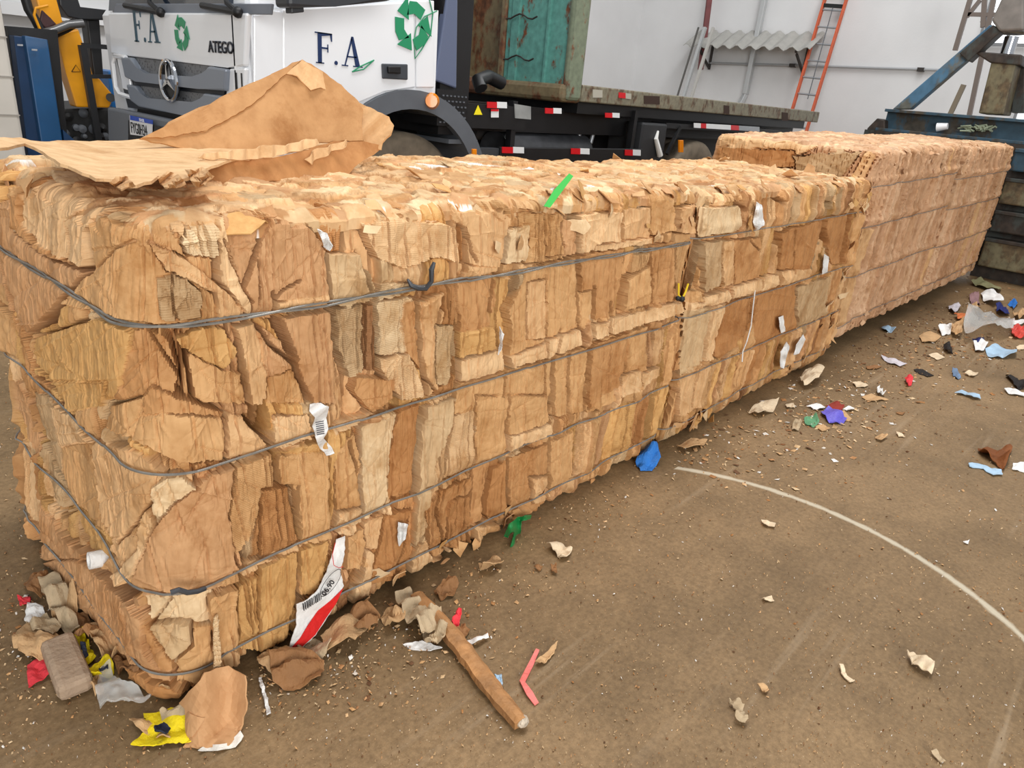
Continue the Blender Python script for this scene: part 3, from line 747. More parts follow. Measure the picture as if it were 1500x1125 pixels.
 ('e', [(145,450),(330,400),(310,520),(270,700),(200,720),(205,580),(150,600)], 'O', 1.3, 0, 0, .1),
 ('e', [(200,400),(445,370),(448,390),(200,430)], 'L', 2.6, 0, 0, 0),
 ('e', [(340,550),(450,480),(450,640),(330,680)], 'T', 2.0, 0, 0, 0),
 ('e', [(450,400),(550,385),(548,640),(450,650)], 'O', 1.4, 0, 0, .3),
 ('e', [(0,800),(140,760),(140,820),(0,880)], 'L', 2.6, 0, 0, 0),
 ('e', [(190,740),(270,715),(265,780),(190,800)], 'L', 2.6, 0, 0, 0),
 ('e', [(270,710),(560,640),(570,680),(265,780)], 'L', 2.8, 0, 0, 0),
 ('e', [(0,890),(35,875),(25,1125),(0,1125)], 'T', 1.4, 0, 0, 0),
 ('e', [(40,870),(170,830),(150,1100),(30,1125)], 'T', 1.6, 0, 0, .2),
 ('e', [(190,820),(350,770),(330,980),(230,1040),(180,1090)], 'O', 1.4, 0, 0, .2),
 ('e', [(350,770),(430,740),(430,930),(330,950)], 'T', 2.0, 0, 0, 0),
 ('e', [(320,950),(390,930),(390,1010),(310,1040)], 'L', 2.8, 0, 0, 0),
 ('e', [(395,945),(475,915),(470,950),(390,1010)], 'L', 3.0, 0, 0, 0),
]
PB = [
 ('e', [(630,250),(830,230),(820,340),(640,370)], 'P', 1.6, 0, 1, .2),
 ('e', [(655,390),(745,380),(740,560),(670,600)], 'G', 1.8, 0, 0, .2),
 ('e', [(745,385),(800,375),(790,560),(745,580)], 'C', 1.2, 0, 0, 0),
 ('e', [(800,380),(900,370),(900,580),(800,600)], 'O', 1.4, 0, 0, .1),
 ('e', [(990,350),(1170,290),(1110,520),(985,560)], 'M', 1.6, 0, 0, .2),
 ('e', [(585,640),(770,590),(775,640),(590,680)], 'L', 2.8, 0, 0, 0),
 ('e', [(780,580),(980,520),(985,570),(780,630)], 'L', 2.6, 0, 0, 0),
 ('e', [(985,510),(1110,500),(1110,545),(985,575)], 'C', 2.6, 0, 0, 0),
 ('e', [(580,680),(700,660),(660,880),(560,950)], 'N', 1.8, 0, 0, 0),
 ('e', [(700,660),(760,645),(690,870),(655,890)], 'L', 2.2, 0, 0, 0),
 ('e', [(765,640),(890,620),(860,760),(740,880),(700,870)], 'M', 1.2, 0, 0, .2),
 ('e', [(430,680),(580,660),(560,930),(480,960),(430,880)], 'O', 1.3, 0, 0, .3),
 ('e', [(880,600),(1080,560),(1060,760),(870,840)], 'M', 1.4, 0, 0, 0),
 ('e', [(560,950),(700,900),(640,1080),(560,1125)], 'C', 1.4, 0, 0, 0),
 ('e', [(580,640),(590,600),(660,590),(665,640)], 'T', 2.0, 0, 0, 0),
 ('e', [(1180,290),(1300,270),(1270,480),(1200,480)], 'M', .4, 0, 0, 0),
 ('e', [(1060,580),(1200,530),(1170,700),(1060,750)], 'G', 1.6, 0, 0, 0),
]
CA = [  # cracks: region, path, width px, depth cm
 ('a', [(372,290),(300,330),(272,370),(288,440),(292,520)], 3.5, 3),
 ('a', [(362,395),(378,560),(260,700),(132,850)], 7, 6),
 ('a', [(78,395),(185,495),(372,575)], 4, 3.5),
 ('a', [(560,440),(480,480),(400,560)], 3, 2),
 ('a', [(905,515),(912,610)], 6, 5),
 ('a', [(935,440),(1020,640),(1062,700)], 3, 3),
 ('a', [(1135,380),(1085,500),(1025,640)], 5, 5),
 ('a', [(1000,880),(1020,980),(1045,1125)], 6, 6),
 ('a', [(1085,790),(1130,870),(1250,970)], 5, 4),
 ('a', [(1180,780),(1250,940)], 7, 6),
 ('a', [(1250,980),(1300,1120)], 5, 4),
 ('a', [(1378,480),(1388,700),(1418,1120)], 4, 4),
 ('a', [(1155,655),(1165,745)], 4, 3),
 ('a', [(130,850),(300,800),(370,770)], 3.5, 3),
 ('a', [(0,480),(60,660),(130,850),(150,960),(270,1125)], 4, 4),
 ('a', [(780,905),(800,1030),(820,1125)], 6, 5),
 ('a', [(620,820),(760,1020),(780,1110)], 3, 3),
 ('a', [(0,700),(80,830),(120,1125)], 5, 5),
 ('a', [(0,210),(170,120)], 5, 5),
 ('b', [(430,190),(440,100),(580,70)], 3, 3),
 ('b', [(110,0),(180,250),(270,430),(270,600)], 5, 5),
 ('b', [(280,480),(350,700),(480,850),(545,905)], 8, 8),
 ('b', [(200,480),(270,600)], 5, 5),
 ('b', [(740,60),(830,90),(960,130),(955,330)], 3, 3),
 ('b', [(1040,150),(1150,270)], 8, 7),
 ('b', [(1160,300),(1165,430)], 5, 6),
 ('b', [(985,360),(955,560)], 5, 5),
 ('b', [(1110,450),(1230,440),(1262,680)], 3, 3),
 ('b', [(975,700),(1010,800)], 3, 4),
 ('b', [(1010,800),(1060,750),(1190,735)], 4, 3),
 ('b', [(640,520),(665,575)], 5, 5),
 ('b', [(400,250),(380,300)], 2, 2),
 ('b', [(650,500),(505,690)], 3, 2.5),
 ('b', [(1260,440),(1268,720),(1260,1000),(1215,1125)], 3, 5),
 ('b', [(1385,300),(1405,640)], 3, 4),
 ('b', [(1000,870),(1005,1125)], 3, 4),
 ('b', [(1270,910),(1330,900),(1390,800)], 4, 4),
 ('h', [(500,0),(600,110),(700,190)], 9, 9),
 ('h', [(760,260),(830,430),(945,560),(940,640)], 6, 7),
 ('h', [(820,340),(930,200)], 2.5, 2), ('h', [(820,345),(1030,330),(1045,450),(950,530)], 2.5, 2),
 ('h', [(1275,200),(1285,450)], 4, 5),
 ('h', [(420,250),(620,460),(820,640),(940,665)], 4, 4),
 ('c', [(60,640),(90,590),(170,550)], 3, 2.5),
 ('c', [(60,710),(90,790),(150,910)], 6, 6),
 ('c', [(150,920),(215,1060)], 4, 4),
 ('c', [(285,440),(300,650),(315,850),(318,1020)], 4, 4),
 ('c', [(450,660),(455,930)], 2.5, 3), ('c', [(485,650),(500,930)], 2.5, 4),
 ('c', [(430,440),(470,600)], 4, 4),
 ('c', [(660,630),(665,740),(690,960),(740,1020)], 3.5, 4),
 ('c', [(770,620),(740,760),(745,980)], 3.5, 4),
 ('c', [(850,330),(855,470)], 6, 7), ('c', [(870,330),(910,470)], 3, 4),
 ('c', [(800,640),(790,730)], 3, 4),
 ('c', [(1045,370),(1025,510)], 6, 7),
 ('c', [(1100,150),(1200,200),(1310,290)], 5, 5),
 ('c', [(1345,440),(1350,740),(1365,800)], 3, 5),
 ('c', [(1130,690),(1132,800)], 2, 2.5), ('c', [(1275,760),(1240,900),(1232,1100)], 3, 5),
 ('c', [(1420,590),(1400,800),(1375,1090)], 4.5, 7),
 ('c', [(1310,860),(1300,1110)], 2.5, 4),
 ('c', [(1005,520),(975,650),(985,740)], 3.5, 4), ('c', [(1025,650),(1030,840)], 2.5, 3),
 ('c', [(1280,310),(1275,460)], 2, 2.5),
 ('d', [(15,20),(50,210)], 5, 6), ('d', [(65,280),(90,385)], 5, 6),
 ('d', [(140,385),(170,640),(160,900)], 3, 5), ('d', [(290,400),(310,590)], 3.5, 5),
 ('d', [(380,190),(412,330)], 3.5, 4), ('d', [(425,340),(440,540)], 3, 4),
 ('d', [(690,50),(665,250),(650,380)], 3.5, 6), ('d', [(645,640),(740,520),(800,180)], 2.5, 3),
 ('d', [(905,300),(890,520),(860,740)], 4, 7), ('d', [(530,510),(475,760)], 3, 4),
 ('d', [(640,500),(580,740)], 3, 3), ('d', [(750,480),(770,640),(880,650)], 3.5, 4),
 ('d', [(1045,260),(1050,480)], 2.5, 4), ('d', [(1230,180),(1215,480)], 2.5, 4),
 ('d', [(1350,130),(1330,330)], 5, 6), ('d', [(450,650),(380,900)], 3, 4), ('d', [(105,1090),(160,870)], 3, 5),
 ('d', [(1060,0),(1040,160)], 2, 3), ('d', [(1225,0),(1225,120)], 2, 4), ('d', [(1380,0),(1365,100)], 4, 6),
 ('d', [(370,740),(400,735),(395,860)], 3, 4),
 ('e', [(130,280),(135,440),(138,640)], 3, 6), ('e', [(60,430),(65,300)], 2, 3),
 ('e', [(445,240),(450,640)], 2, 4), ('e', [(552,200),(555,600)], 5, 8), ('e', [(622,240),(624,370)], 3, 6),
 ('e', [(205,580),(180,850),(160,1090)], 5, 8), ('e', [(60,770),(30,900),(20,1120)], 3, 5), ('e', [(105,860),(90,1120)], 2, 4),
 ('e', [(270,640),(260,770)], 2, 3), ('e', [(310,540),(275,700)], 2, 3), ('e', [(345,545),(445,485)], 2, 3),
 ('e', [(545,740),(480,930)], 2.5, 4), ('e', [(430,740),(430,920)], 2, 3), ('e', [(390,1020),(370,1120)], 2, 4),
]
CB = [
 ('e', [(660,400),(645,560),(665,630)], 2.5, 4), ('e', [(745,390),(735,560),(720,640)], 2, 4), ('e', [(800,440),(795,580)], 2, 3),
 ('e', [(860,380),(905,430),(905,580)], 2, 4), ('e', [(985,350),(980,570)], 3.5, 5), ('e', [(1050,340),(1045,520)], 2, 4),
 ('e', [(700,680),(655,880)], 2, 3), ('e', [(765,650),(705,870)], 2, 4), ('e', [(1175,300),(1110,520)], 3, 5),
 ('e', [(690,180),(640,240),(628,340)], 5, 6), ('e', [(790,180),(840,250)], 4, 5), ('e', [(880,160),(960,160),(1000,230)], 5, 6),
 ('e', [(1200,230),(1180,330),(1190,400)], 8, 9), ('e', [(1290,260),(1250,480)], 6, 9), ('e', [(1260,680),(1200,860)], 8, 9),
 ('e', [(890,630),(830,830)], 2, 3), ('e', [(560,950),(540,1100)], 2, 4), ('e', [(800,860),(790,1000)], 2, 4), ('e', [(650,920),(610,1080)], 2, 4),
 ('e', [(1000,830),(950,1000)], 3, 4), ('e', [(740,930),(720,1060)], 2, 4),
]
PC = [
 ('p', [(1040,190),(1170,195),(1205,212),(1165,226),(1040,216)], 'L', 1.5, 0, 0, 0),
 ('p', [(1040,214),(1165,222),(1165,245),(1040,245)], 'M', .5, 0, 0, 0),
 ('p', [(1162,228),(1262,222),(1232,262),(1168,262)], 'G', 1.5, 0, 0, 0),
]
# ------------------------------------------------------------------ floor and walls
def floor_material():
    m = bpy.data.materials.new('worn_concrete'); m.use_nodes = True; nt = m.node_tree; b = nt.nodes['Principled BSDF']; L = nt.links.new
    tc = nt.nodes.new('ShaderNodeTexCoord')
    def noise(sc, det=6, ro=.6, vec=None):
        n = nt.nodes.new('ShaderNodeTexNoise'); n.inputs['Scale'].default_value = sc; n.inputs['Detail'].default_value = det; n.inputs['Roughness'].default_value = ro
        L(vec or tc.outputs['Object'], n.inputs['Vector']); return n
    def ramp(src, p0, c0, p1, c1):
        r = nt.nodes.new('ShaderNodeValToRGB'); r.color_ramp.elements[0].position = p0; r.color_ramp.elements[1].position = p1
        r.color_ramp.elements[0].color = c0; r.color_ramp.elements[1].color = c1; L(src, r.inputs[0]); return r
    def mix(a, bb, mode='MULTIPLY', f=1.0):
        x = nt.nodes.new('ShaderNodeMixRGB'); x.blend_type = mode
        if isinstance(f, bpy.types.NodeSocket): L(f, x.inputs[0])
        else: x.inputs[0].default_value = f
        for i, s in ((1, a), (2, bb)):
            if isinstance(s, tuple): x.inputs[i].default_value = s
            else: L(s, x.inputs[i])
        return x.outputs[0]
    big = ramp(noise(1.1, 5, .6).outputs[0], .35, srgb(116, 95, 66), .65, srgb(148, 123, 90))
    mid = ramp(noise(6.5, 8, .7).outputs[0], .3, (.80, .77, .72, 1), .7, (1.1, 1.08, 1.05, 1))
    fine = ramp(noise(60, 8, .75).outputs[0], .33, (.66, .62, .56, 1), .62, (1.12, 1.1, 1.08, 1))
    speck = ramp(noise(140, 3, .6).outputs[0], .66, (0, 0, 0, 1), .72, (1, 1, 1, 1))
    # faint drag marks running across the floor
    mp = nt.nodes.new('ShaderNodeMapping'); mp.inputs['Rotation'].default_value = (0, 0, math.radians(38)); mp.inputs['Scale'].default_value = (.6, 14, 1)
    L(tc.outputs['Object'], mp.inputs[0])
    drag = ramp(noise(1.6, 5, .55, mp.outputs[0]).outputs[0], .56, (0, 0, 0, 1), .74, (1, 1, 1, 1))
    dm = ramp(noise(.9, 3, .5).outputs[0], .45, (0, 0, 0, 1), .65, (.5, .5, .5, 1))
    c = mix(big.outputs[0], mid.outputs[0]); c = mix(c, fine.outputs[0])
    dd = mix(drag.outputs[0], dm.outputs[0])
    c = mix(c, srgb(178, 158, 130), 'MIX', dd)
    sp = nt.nodes.new('ShaderNodeMath'); sp.operation = 'MULTIPLY'; sp.inputs[1].default_value = .55; L(speck.outputs[0], sp.inputs[0])
    c = mix(c, srgb(196, 176, 146), 'MIX', sp.outputs[0])
    # old white arc painted on the floor
    ax, ay, ar = ARC
    sx = nt.nodes.new('ShaderNodeVectorMath'); sx.operation = 'DISTANCE'; L(tc.outputs['Object'], sx.inputs[0]); sx.inputs[1].default_value = (ax, ay, 0)
    n7 = noise(9, 6, .7)
    a1 = nt.nodes.new('ShaderNodeMath'); a1.operation = 'SUBTRACT'; L(sx.outputs['Value'], a1.inputs[0]); a1.inputs[1].default_value = ar
    a2 = nt.nodes.new('ShaderNodeMath'); a2.operation = 'ABSOLUTE'; L(a1.outputs[0], a2.inputs[0])
    a3 = nt.nodes.new('ShaderNodeMath'); a3.operation = 'MULTIPLY_ADD'; L(n7.outputs[0], a3.inputs[0]); a3.inputs[1].default_value = .03; L(a2.outputs[0], a3.inputs[2])
    a4 = nt.nodes.new('ShaderNodeMapRange'); a4.inputs['From Min'].default_value = .022; a4.inputs['From Max'].default_value = .034; a4.inputs['To Min'].default_value = .75; a4.inputs['To Max'].default_value = 0
    L(a3.outputs[0], a4.inputs['Value'])
    # only between two headings as seen from the arc's centre
    sb = nt.nodes.new('ShaderNodeSeparateXYZ'); L(tc.outputs['Object'], sb.inputs[0])
    g1 = nt.nodes.new('ShaderNodeMapRange'); g1.inputs['From Min'].default_value = ARC_X[0]; g1.inputs['From Max'].default_value = ARC_X[0]-.12; g1.inputs['To Min'].default_value = 0; g1.inputs['To Max'].default_value = 1
    L(sb.outputs[0], g1.inputs['Value'])
    g3 = nt.nodes.new('ShaderNodeMath'); g3.operation = 'LESS_THAN'; L(sb.outputs[1], g3.inputs[0]); g3.inputs[1].default_value = 1.2
    g4 = nt.nodes.new('ShaderNodeMath'); g4.operation = 'GREATER_THAN'; L(sb.outputs[0], g4.inputs[0]); g4.inputs[1].default_value = ARC_X[1]-.4
    g5 = nt.nodes.new('ShaderNodeMath'); g5.operation = 'MULTIPLY'; L(g3.outputs[0], g5.inputs[0]); L(g4.outputs[0], g5.inputs[1])
    g6 = nt.nodes.new('ShaderNodeMath'); g6.operation = 'MULTIPLY'; L(g5.outputs[0], g6.inputs[0]); L(g1.outputs[0], g6.inputs[1])
    g2 = nt.nodes.new('ShaderNodeMath'); g2.operation = 'MULTIPLY'; L(a4.outputs[0], g2.inputs[0]); L(g6.outputs[0], g2.inputs[1])
    c = mix(c, srgb(205, 195, 172), 'MIX', g2.outputs[0])
    L(c, b.inputs['Base Color']); b.inputs['Roughness'].default_value = .62; b.inputs['Specular IOR Level'].default_value = .35
    bp = nt.nodes.new('ShaderNodeBump'); bp.inputs['Strength'].default_value = .5; bp.inputs['Distance'].default_value = .004
    L(noise(75, 7, .7).outputs[0], bp.inputs['Height']); L(bp.outputs[0], b.inputs['Normal'])
    return m
def circle3(p, q, r):
    ax, ay = p; bx, by = q; cx, cy = r
    d = 2*(ax*(by-cy)+bx*(cy-ay)+cx*(ay-by))
    ux = ((ax*ax+ay*ay)*(by-cy)+(bx*bx+by*by)*(cy-ay)+(cx*cx+cy*cy)*(ay-by))/d
    uy = ((ax*ax+ay*ay)*(cx-bx)+(bx*bx+by*by)*(ax-cx)+(cx*cx+cy*cy)*(bx-ax))/d
    return ux, uy, math.hypot(ax-ux, ay-uy)
_a = onZ(1205, 745); _b = onZ(1370, 832); _c = onZ(1495, 930)
ARC = circle3(_a[:2], _b[:2], _c[:2]); ARC_X = (_a.x+.15, _c.x)
me = bpy.data.meshes.new('floor'); me.from_pydata([(-6, -8, 0), (16, -8, 0), (16, 11, 0), (-6, 11, 0)], [], [(0, 1, 2, 3)])
tag(link('floor', me, floor_material()), kind='structure')

# ------------------------------------------------------------------ the row of bales
step_near = lambda p: max(.0026, .0014*math.hypot(p[0], p[1]))
WIRES = [.085, .325, .61, .925]
TOPP = dict(L=3, C=3, P=2, T=2, K=4, N=3, W=.3, O=.6, M=.5)
SIDEP = dict(T=5, Y=3, C=3, K=2, L=2, O=2.2, M=1.4, N=1, G=.6, B=.4)
A = bale(.485, 2.55, 1.35, 2.37, 1.12, 11, .10, .05, WIRES, .0032, step_near, .04, (.025, .10), SIDEP, TOPP,
     'nearest cardboard bale, its crushed end face towards the camera, under the large folded sheet', None,
     panels=PA, cracks=CA, wire_r=.0028, tubes=.005, zvar=.25, endflare=.07, depth=.015)
infoA = dict(bale.last)
B = bale(2.585, 4.59, 1.355, 2.30, 1.10, 23, .045, .05, WIRES, .0045, step_near, -.05, (.02, .085), SIDEP, TOPP,
     'second cardboard bale of the row, directly behind the nearest one, as low as it is', None,
     panels=PB, cracks=CB, wire_r=.0024, tubes=.010, depth=.016, zvar=.35, clear_near=1.2)
infoB = dict(bale.last)
CP_ = 0
WC = [.11, .46, .79, 1.05]
CP = dict(Q=6, V=3, U=4, C=1)
CTOP = dict(U=5, Q=4, V=2, P=1)
Cc = bale(4.625, 6.65, 1.36, 2.42, 1.26, 37, .05, .04, WC, .007, step_near, -.10, (.03, .11), CP, CTOP,
     'third cardboard bale of the row, pinkish, a step taller than the bale before it', None,
     wire_r=.0024, tubes=.016, slit=1.3, zbase=.085, depth=.009, bulge=.012, endbulge=.01, tilt=.03, gap=.03, crs=.5, topamp=.02, cvar=.05, clear_near=1.08, panels=PC)
infoC = dict(bale.last)
Dd = bale(6.685, 8.70, 1.36, 2.36, 1.30, 53, .04, .05, WC, .008, step_near, -.12, (.03, .12), CP, CTOP,
     'farthest cardboard bale of the row, smooth and square, coming out of the baling press', None,
     wire_r=.0024, tubes=.016, slit=1.3, zbase=.085, depth=.007, bulge=.012, endbulge=.01, tilt=.02, gap=.025, crs=.42, topamp=.012, cvar=.05, clear_near=1.4)
infoD = dict(bale.last)

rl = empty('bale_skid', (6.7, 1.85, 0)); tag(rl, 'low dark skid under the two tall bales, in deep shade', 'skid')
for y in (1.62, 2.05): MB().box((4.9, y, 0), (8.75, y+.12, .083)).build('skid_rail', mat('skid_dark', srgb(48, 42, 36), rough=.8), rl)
# ------------------------------------------------------------------ room shell
WHITE_WALL = mat('painted_wall', srgb(226, 226, 226), rough=.85, noise=.05, nscale=1.5, bump=.15, bscale=30)
def slab(name, a, b, m): tag(MB().box(a, b).build(name, m), kind='structure')
slab('wall_far', (14.0, -8, 0), (14.2, 9.7, 6.5), WHITE_WALL)
slab('wall_left', (-6, 9.5, 0), (14.0, 9.7, 6.5), WHITE_WALL)
WIN = bpy.data.materials.new('daylight_pane'); WIN.use_nodes = True
_b = WIN.node_tree.nodes['Principled BSDF']; _b.inputs['Base Color'].default_value = (.9, .95, 1, 1); _b.inputs['Emission Color'].default_value = (.93, .97, 1, 1); _b.inputs['Emission Strength'].default_value = 1.6
def wall_window(n, y0, y1, z0, z1, nx, nz):
    fr = MB(); X = 13.93
    for k in range(nx+1): fr.box((X-.03, y0+(y1-y0)*k/nx-.02, z0), (X+.05, y0+(y1-y0)*k/nx+.02, z1))
    for k in range(nz+1): fr.box((X-.03, y0, z0+(z1-z0)*k/nz-.02), (X+.05, y1, z0+(z1-z0)*k/nz+.02))
    f = fr.build('window_%d' % n, mat('window_frame', srgb(130, 132, 134), rough=.5)); tag(f, kind='structure')
    MB().box((X+.03, y0, z0), (X+.06, y1, z1)).build('window_pane', WIN, f)
wall_window(1, 2.0, 3.1, 2.72, 4.4, 3, 4)
wall_window(2, .9, 2.3, 1.3, 2.55, 3, 2)

# ------------------------------------------------------------------ truck
XF, YS, YF = 2.17, 4.0, 6.10
TR = empty('recycling_truck', (5.5, 5.05, 0))
tag(TR, 'white-cabbed truck lettered F.A carrying a rusty open flat deck, parked behind the bales', 'truck')
white = mat('truck_white', srgb(236, 238, 241), rough=.22, coat=.6, noise=.03, nscale=2)
grey = mat('truck_grey', srgb(118, 124, 134), rough=.45, noise=.08)
dgrey = mat('fender_grey', srgb(92, 96, 102), rough=.55, noise=.12)
black = mat('chassis_black', srgb(20, 20, 22), rough=.5, noise=.3)
rubber = mat('tyre_rubber', srgb(44, 41, 38), rough=.85, noise=.3, nscale=20, bump=.3)
dusty = mat('dusty_tyre', srgb(112, 100, 84), rough=.9, noise=.3, nscale=14)
glass = mat('dark_glass', srgb(38, 46, 58), rough=.06, coat=.5)
chrome = mat('chrome', srgb(205, 207, 212), rough=.12, metal=1)
redr = mat('red_reflector', srgb(205, 25, 35), rough=.3); whr = mat('white_reflector', srgb(228, 230, 230), rough=.3)
orange = mat('orange_lens', srgb(240, 140, 20), rough=.25, coat=.5)
navy = mat('navy_lettering', srgb(24, 48, 92), rough=.4); green = mat('green_lettering', srgb(34, 140, 96), rough=.4)
silver = mat('silver_paint', srgb(165, 168, 172), rough=.35, metal=.5)

def arch_pts(cx, cz, r, a0, a1, n=20): return [(cx+r*math.cos(math.radians(a0+(a1-a0)*k/n)), cz+r*math.sin(math.radians(a0+(a1-a0)*k/n))) for k in range(n+1)]
# lower cab: side outline with the wheel arch, through the full width
CX, CZ = 3.31, .60
side = [(XF+.02, 1.0), (XF, 1.66), (XF+.03, 1.70), (3.52, 1.86), (3.52, 1.25)] + [(x, z) for x, z in arch_pts(CX, CZ, .70, 68, 178)] + [(2.58, .62), (XF+.05, .62)]
m_ = MB(); m_.prism([(x, YS, z) for x, z in side], (0, YF-YS, 0)); m_.build('cab_body', white, TR)
bm_ = MB()
b2 = bmesh.new()
# upper cab with screen and side glass
up_ = [(XF+.02, 1.68), (3.52, 1.84), (3.52, 2.62), (2.5, 2.66), (2.32, 2.45)]
MB().prism([(x, YS+.05, z) for x, z in up_], (0, YF-YS-.1, 0), bevel=.05).build('cab_roof', white, TR)
MB().prism([(XF-.005, YS+.22, 1.69), (XF-.005, YF-.14, 1.69), (2.27, YF-.2, 2.4), (2.27, YS+.28, 2.4)], (.03, 0, 0)).build('windscreen', glass, TR)
MB().prism([(2.42, YS+.035, 1.87), (3.30, YS+.035, 1.94), (3.28, YS+.035, 2.42), (2.52, YS+.035, 2.42)], (0, .03, 0)).build('side_window', glass, TR)
# front hood panel and rounded corner
MB().prism([onX(px, py, XF) for px, py in ((166, 19), (370, 20), (366, 98), (342, 100), (170, 80))], (-.035, 0, 0), bevel=.012).build('hood_panel', white, TR)
MB().prism([onX(px, py, XF-.005) for px, py in ((343, 101), (366, 100), (362, 178), (335, 158))], (-.03, 0, 0), bevel=.01).build('corner_panel', white, TR)
cp = MB(); pts = [(XF-.035, YS+.12)]+[(XF+.115+.15*math.cos(a), YS+.135+.15*math.sin(a)) for a in [math.radians(180+90*k/8) for k in range(9)]]+[(XF+.2, YS-.015), (XF+.2, YS+.12)]
cp.prism([(x, y, .98) for x, y in pts], (0, 0, .72)).build('corner_panel', white, TR, smooth=True)
MB().prism([onX(px, py, XF) for px, py in ((174, 6), (402, 6), (400, 22), (170, 20))], (-.02, 0, 0), bevel=.004).build('cowl_panel', grey, TR)
for px in (205, 318):
    w_ = MB(); p = onX(px+30, 18, XF-.05); q = onX(px-22, 8, XF-.05); r = onX(px+10, -20, XF-.02)
    w_.tube([p, onX(px+14, 4, XF-.07), r], .014, 8); w_.tube([p, q], .018, 8); w_.ball(p, .03)
    w_.build('wiper', black, TR, smooth=True)
# door with handle
door = MB().prism([onY(px, py, YS) for px, py in ((412, 14), (604, 2), (606, 128), (560, 131), (520, 150), (500, 165), (412, 150))], (0, -.018, 0), bevel=.008).build('door', white, TR)
MB().prism([onY(px, py, YS-.018) for px, py in ((558, 93), (596, 94), (596, 117), (559, 115))], (0, -.012, 0), bevel=.006).build('door_handle', mat('handle_grey', srgb(62, 66, 72), rough=.5), door)
MB().prism([onY(px, py, YS-.030) for px, py in ((566, 97), (585, 97), (585, 108), (567, 107))], (0, -.02, 0), bevel=.006).build('door_handle', black, door)
MB().prism([onY(px, py, YS) for px, py in ((608, 1), (634, 1), (634, 128), (608, 128))], (0, -.015, 0), bevel=.006).build('rear_panel', white, TR)
MB().prism([onY(px, py, YS) for px, py in ((370, 22), (409, 16), (409, 152), (370, 176))], (0, -.014, 0), bevel=.006).build('pillar_panel', white, TR)
# mirror
mr = MB(); mr.prism([onY(px, py, YS-.28) for px, py in ((398, -40), (560, -46), (562, -4), (548, 2), (470, 10), (402, 12))], (0, -.14, 0), bevel=.02)
mr.prism([onY(px, py, YS-.32) for px, py in ((417, 6), (435, 5), (437, 18), (418, 20))], (0, -.06, 0), bevel=.006)
mr.beam(onY(450, -30, YS-.35), onY(450, -36, YS), .03, .03).build('mirror', mat('mirror_housing', srgb(52, 55, 60), rough=.45), TR)
# grille: mesh recess, two U-shaped bars, star
gr = MB().prism([onX(px, py, XF+.02) for px, py in ((178, 82), (342, 100), (334, 175), (196, 158), (186, 118))], (-.04, 0, 0)).build('grille', mat('grille_dark', srgb(46, 49, 56), rough=.5), TR)
def on(px, py, d=.0): return onX(px, py, XF-d)
honey = bpy.data.materials.new('grille_mesh'); honey.use_nodes = True
_n = honey.node_tree; _p = _n.nodes['Principled BSDF']; _t = _n.nodes.new('ShaderNodeTexCoord'); _v = _n.nodes.new('ShaderNodeTexVoronoi'); _v.inputs['Scale'].default_value = 60; _v.inputs['Randomness'].default_value = 0.2; _v.feature = 'DISTANCE_TO_EDGE'
_n.links.new(_t.outputs['Object'], _v.inputs['Vector']); _r = _n.nodes.new('ShaderNodeValToRGB'); _r.color_ramp.elements[0].position = .05; _r.color_ramp.elements[1].position = .14
_r.color_ramp.elements[0].color = (.16, .165, .175, 1); _r.color_ramp.elements[1].color = (.02, .02, .022, 1); _n.links.new(_v.outputs['Distance'], _r.inputs[0]); _n.links.new(_r.outputs[0], _p.inputs['Base Color'])
MATS['grille_mesh'] = honey
MB().prism([on(*p, .022) for p in ((200, 85), (315, 97), (305, 114), (295, 116), (217, 108), (207, 103))], (-.004, 0, 0)).build('grille_mesh', honey, gr)
MB().prism([on(*p, .022) for p in ((207, 126), (305, 138), (298, 152), (222, 146), (213, 140))], (-.004, 0, 0)).build('grille_mesh', honey, gr)
for rows in (((186, 84), (200, 85), (209, 102), (222, 108), (292, 116), (307, 111), (315, 98), (341, 102), (339, 134), (300, 131), (208, 120), (192, 114)),
             ((194, 124), (207, 126), (214, 139), (226, 147), (292, 153), (304, 148), (308, 137), (337, 141), (334, 174), (290, 172), (212, 157), (200, 148))):
    MB().prism([on(*p, .02) for p in rows], (-.045, 0, 0), bevel=.012).build('grille_bar', mat('grille_bar_grey', srgb(132, 139, 150), rough=.38, metal=.2), gr)
st = MB(); c = on(247, 118, .075); ring = []
for k in range(33):
    a = 2*math.pi*k/32; ring.append((c.x, c.y+.118*math.cos(a), c.z+.118*math.sin(a)))
st.tube(ring, .012, 8); MB().cyl(Vector(c)+Vector((.012, 0, 0)), Vector(c)+Vector((.02, 0, 0)), .114, n=32).build('emblem_backing', black, gr)
for a in (90, 210, 330):
    a = math.radians(a); t = Vector((c.x, c.y+.112*math.cos(a), c.z+.112*math.sin(a)))
    nrm = Vector((0, -math.sin(a), math.cos(a)))
    cc = Vector(c); v = [cc+nrm*.017, t, cc-nrm*.017]
    st.prism([Vector(p)+Vector((.008, 0, 0)) for p in v], (-.02, 0, 0))
st.build('star_emblem', chrome, gr, smooth=True)
MB().prism([on(*p, -.01) for p in ((205, 150), (340, 168), (362, 178), (362, 200), (200, 184))], (-.01, 0, 0)).build('lower_intake', black, TR)
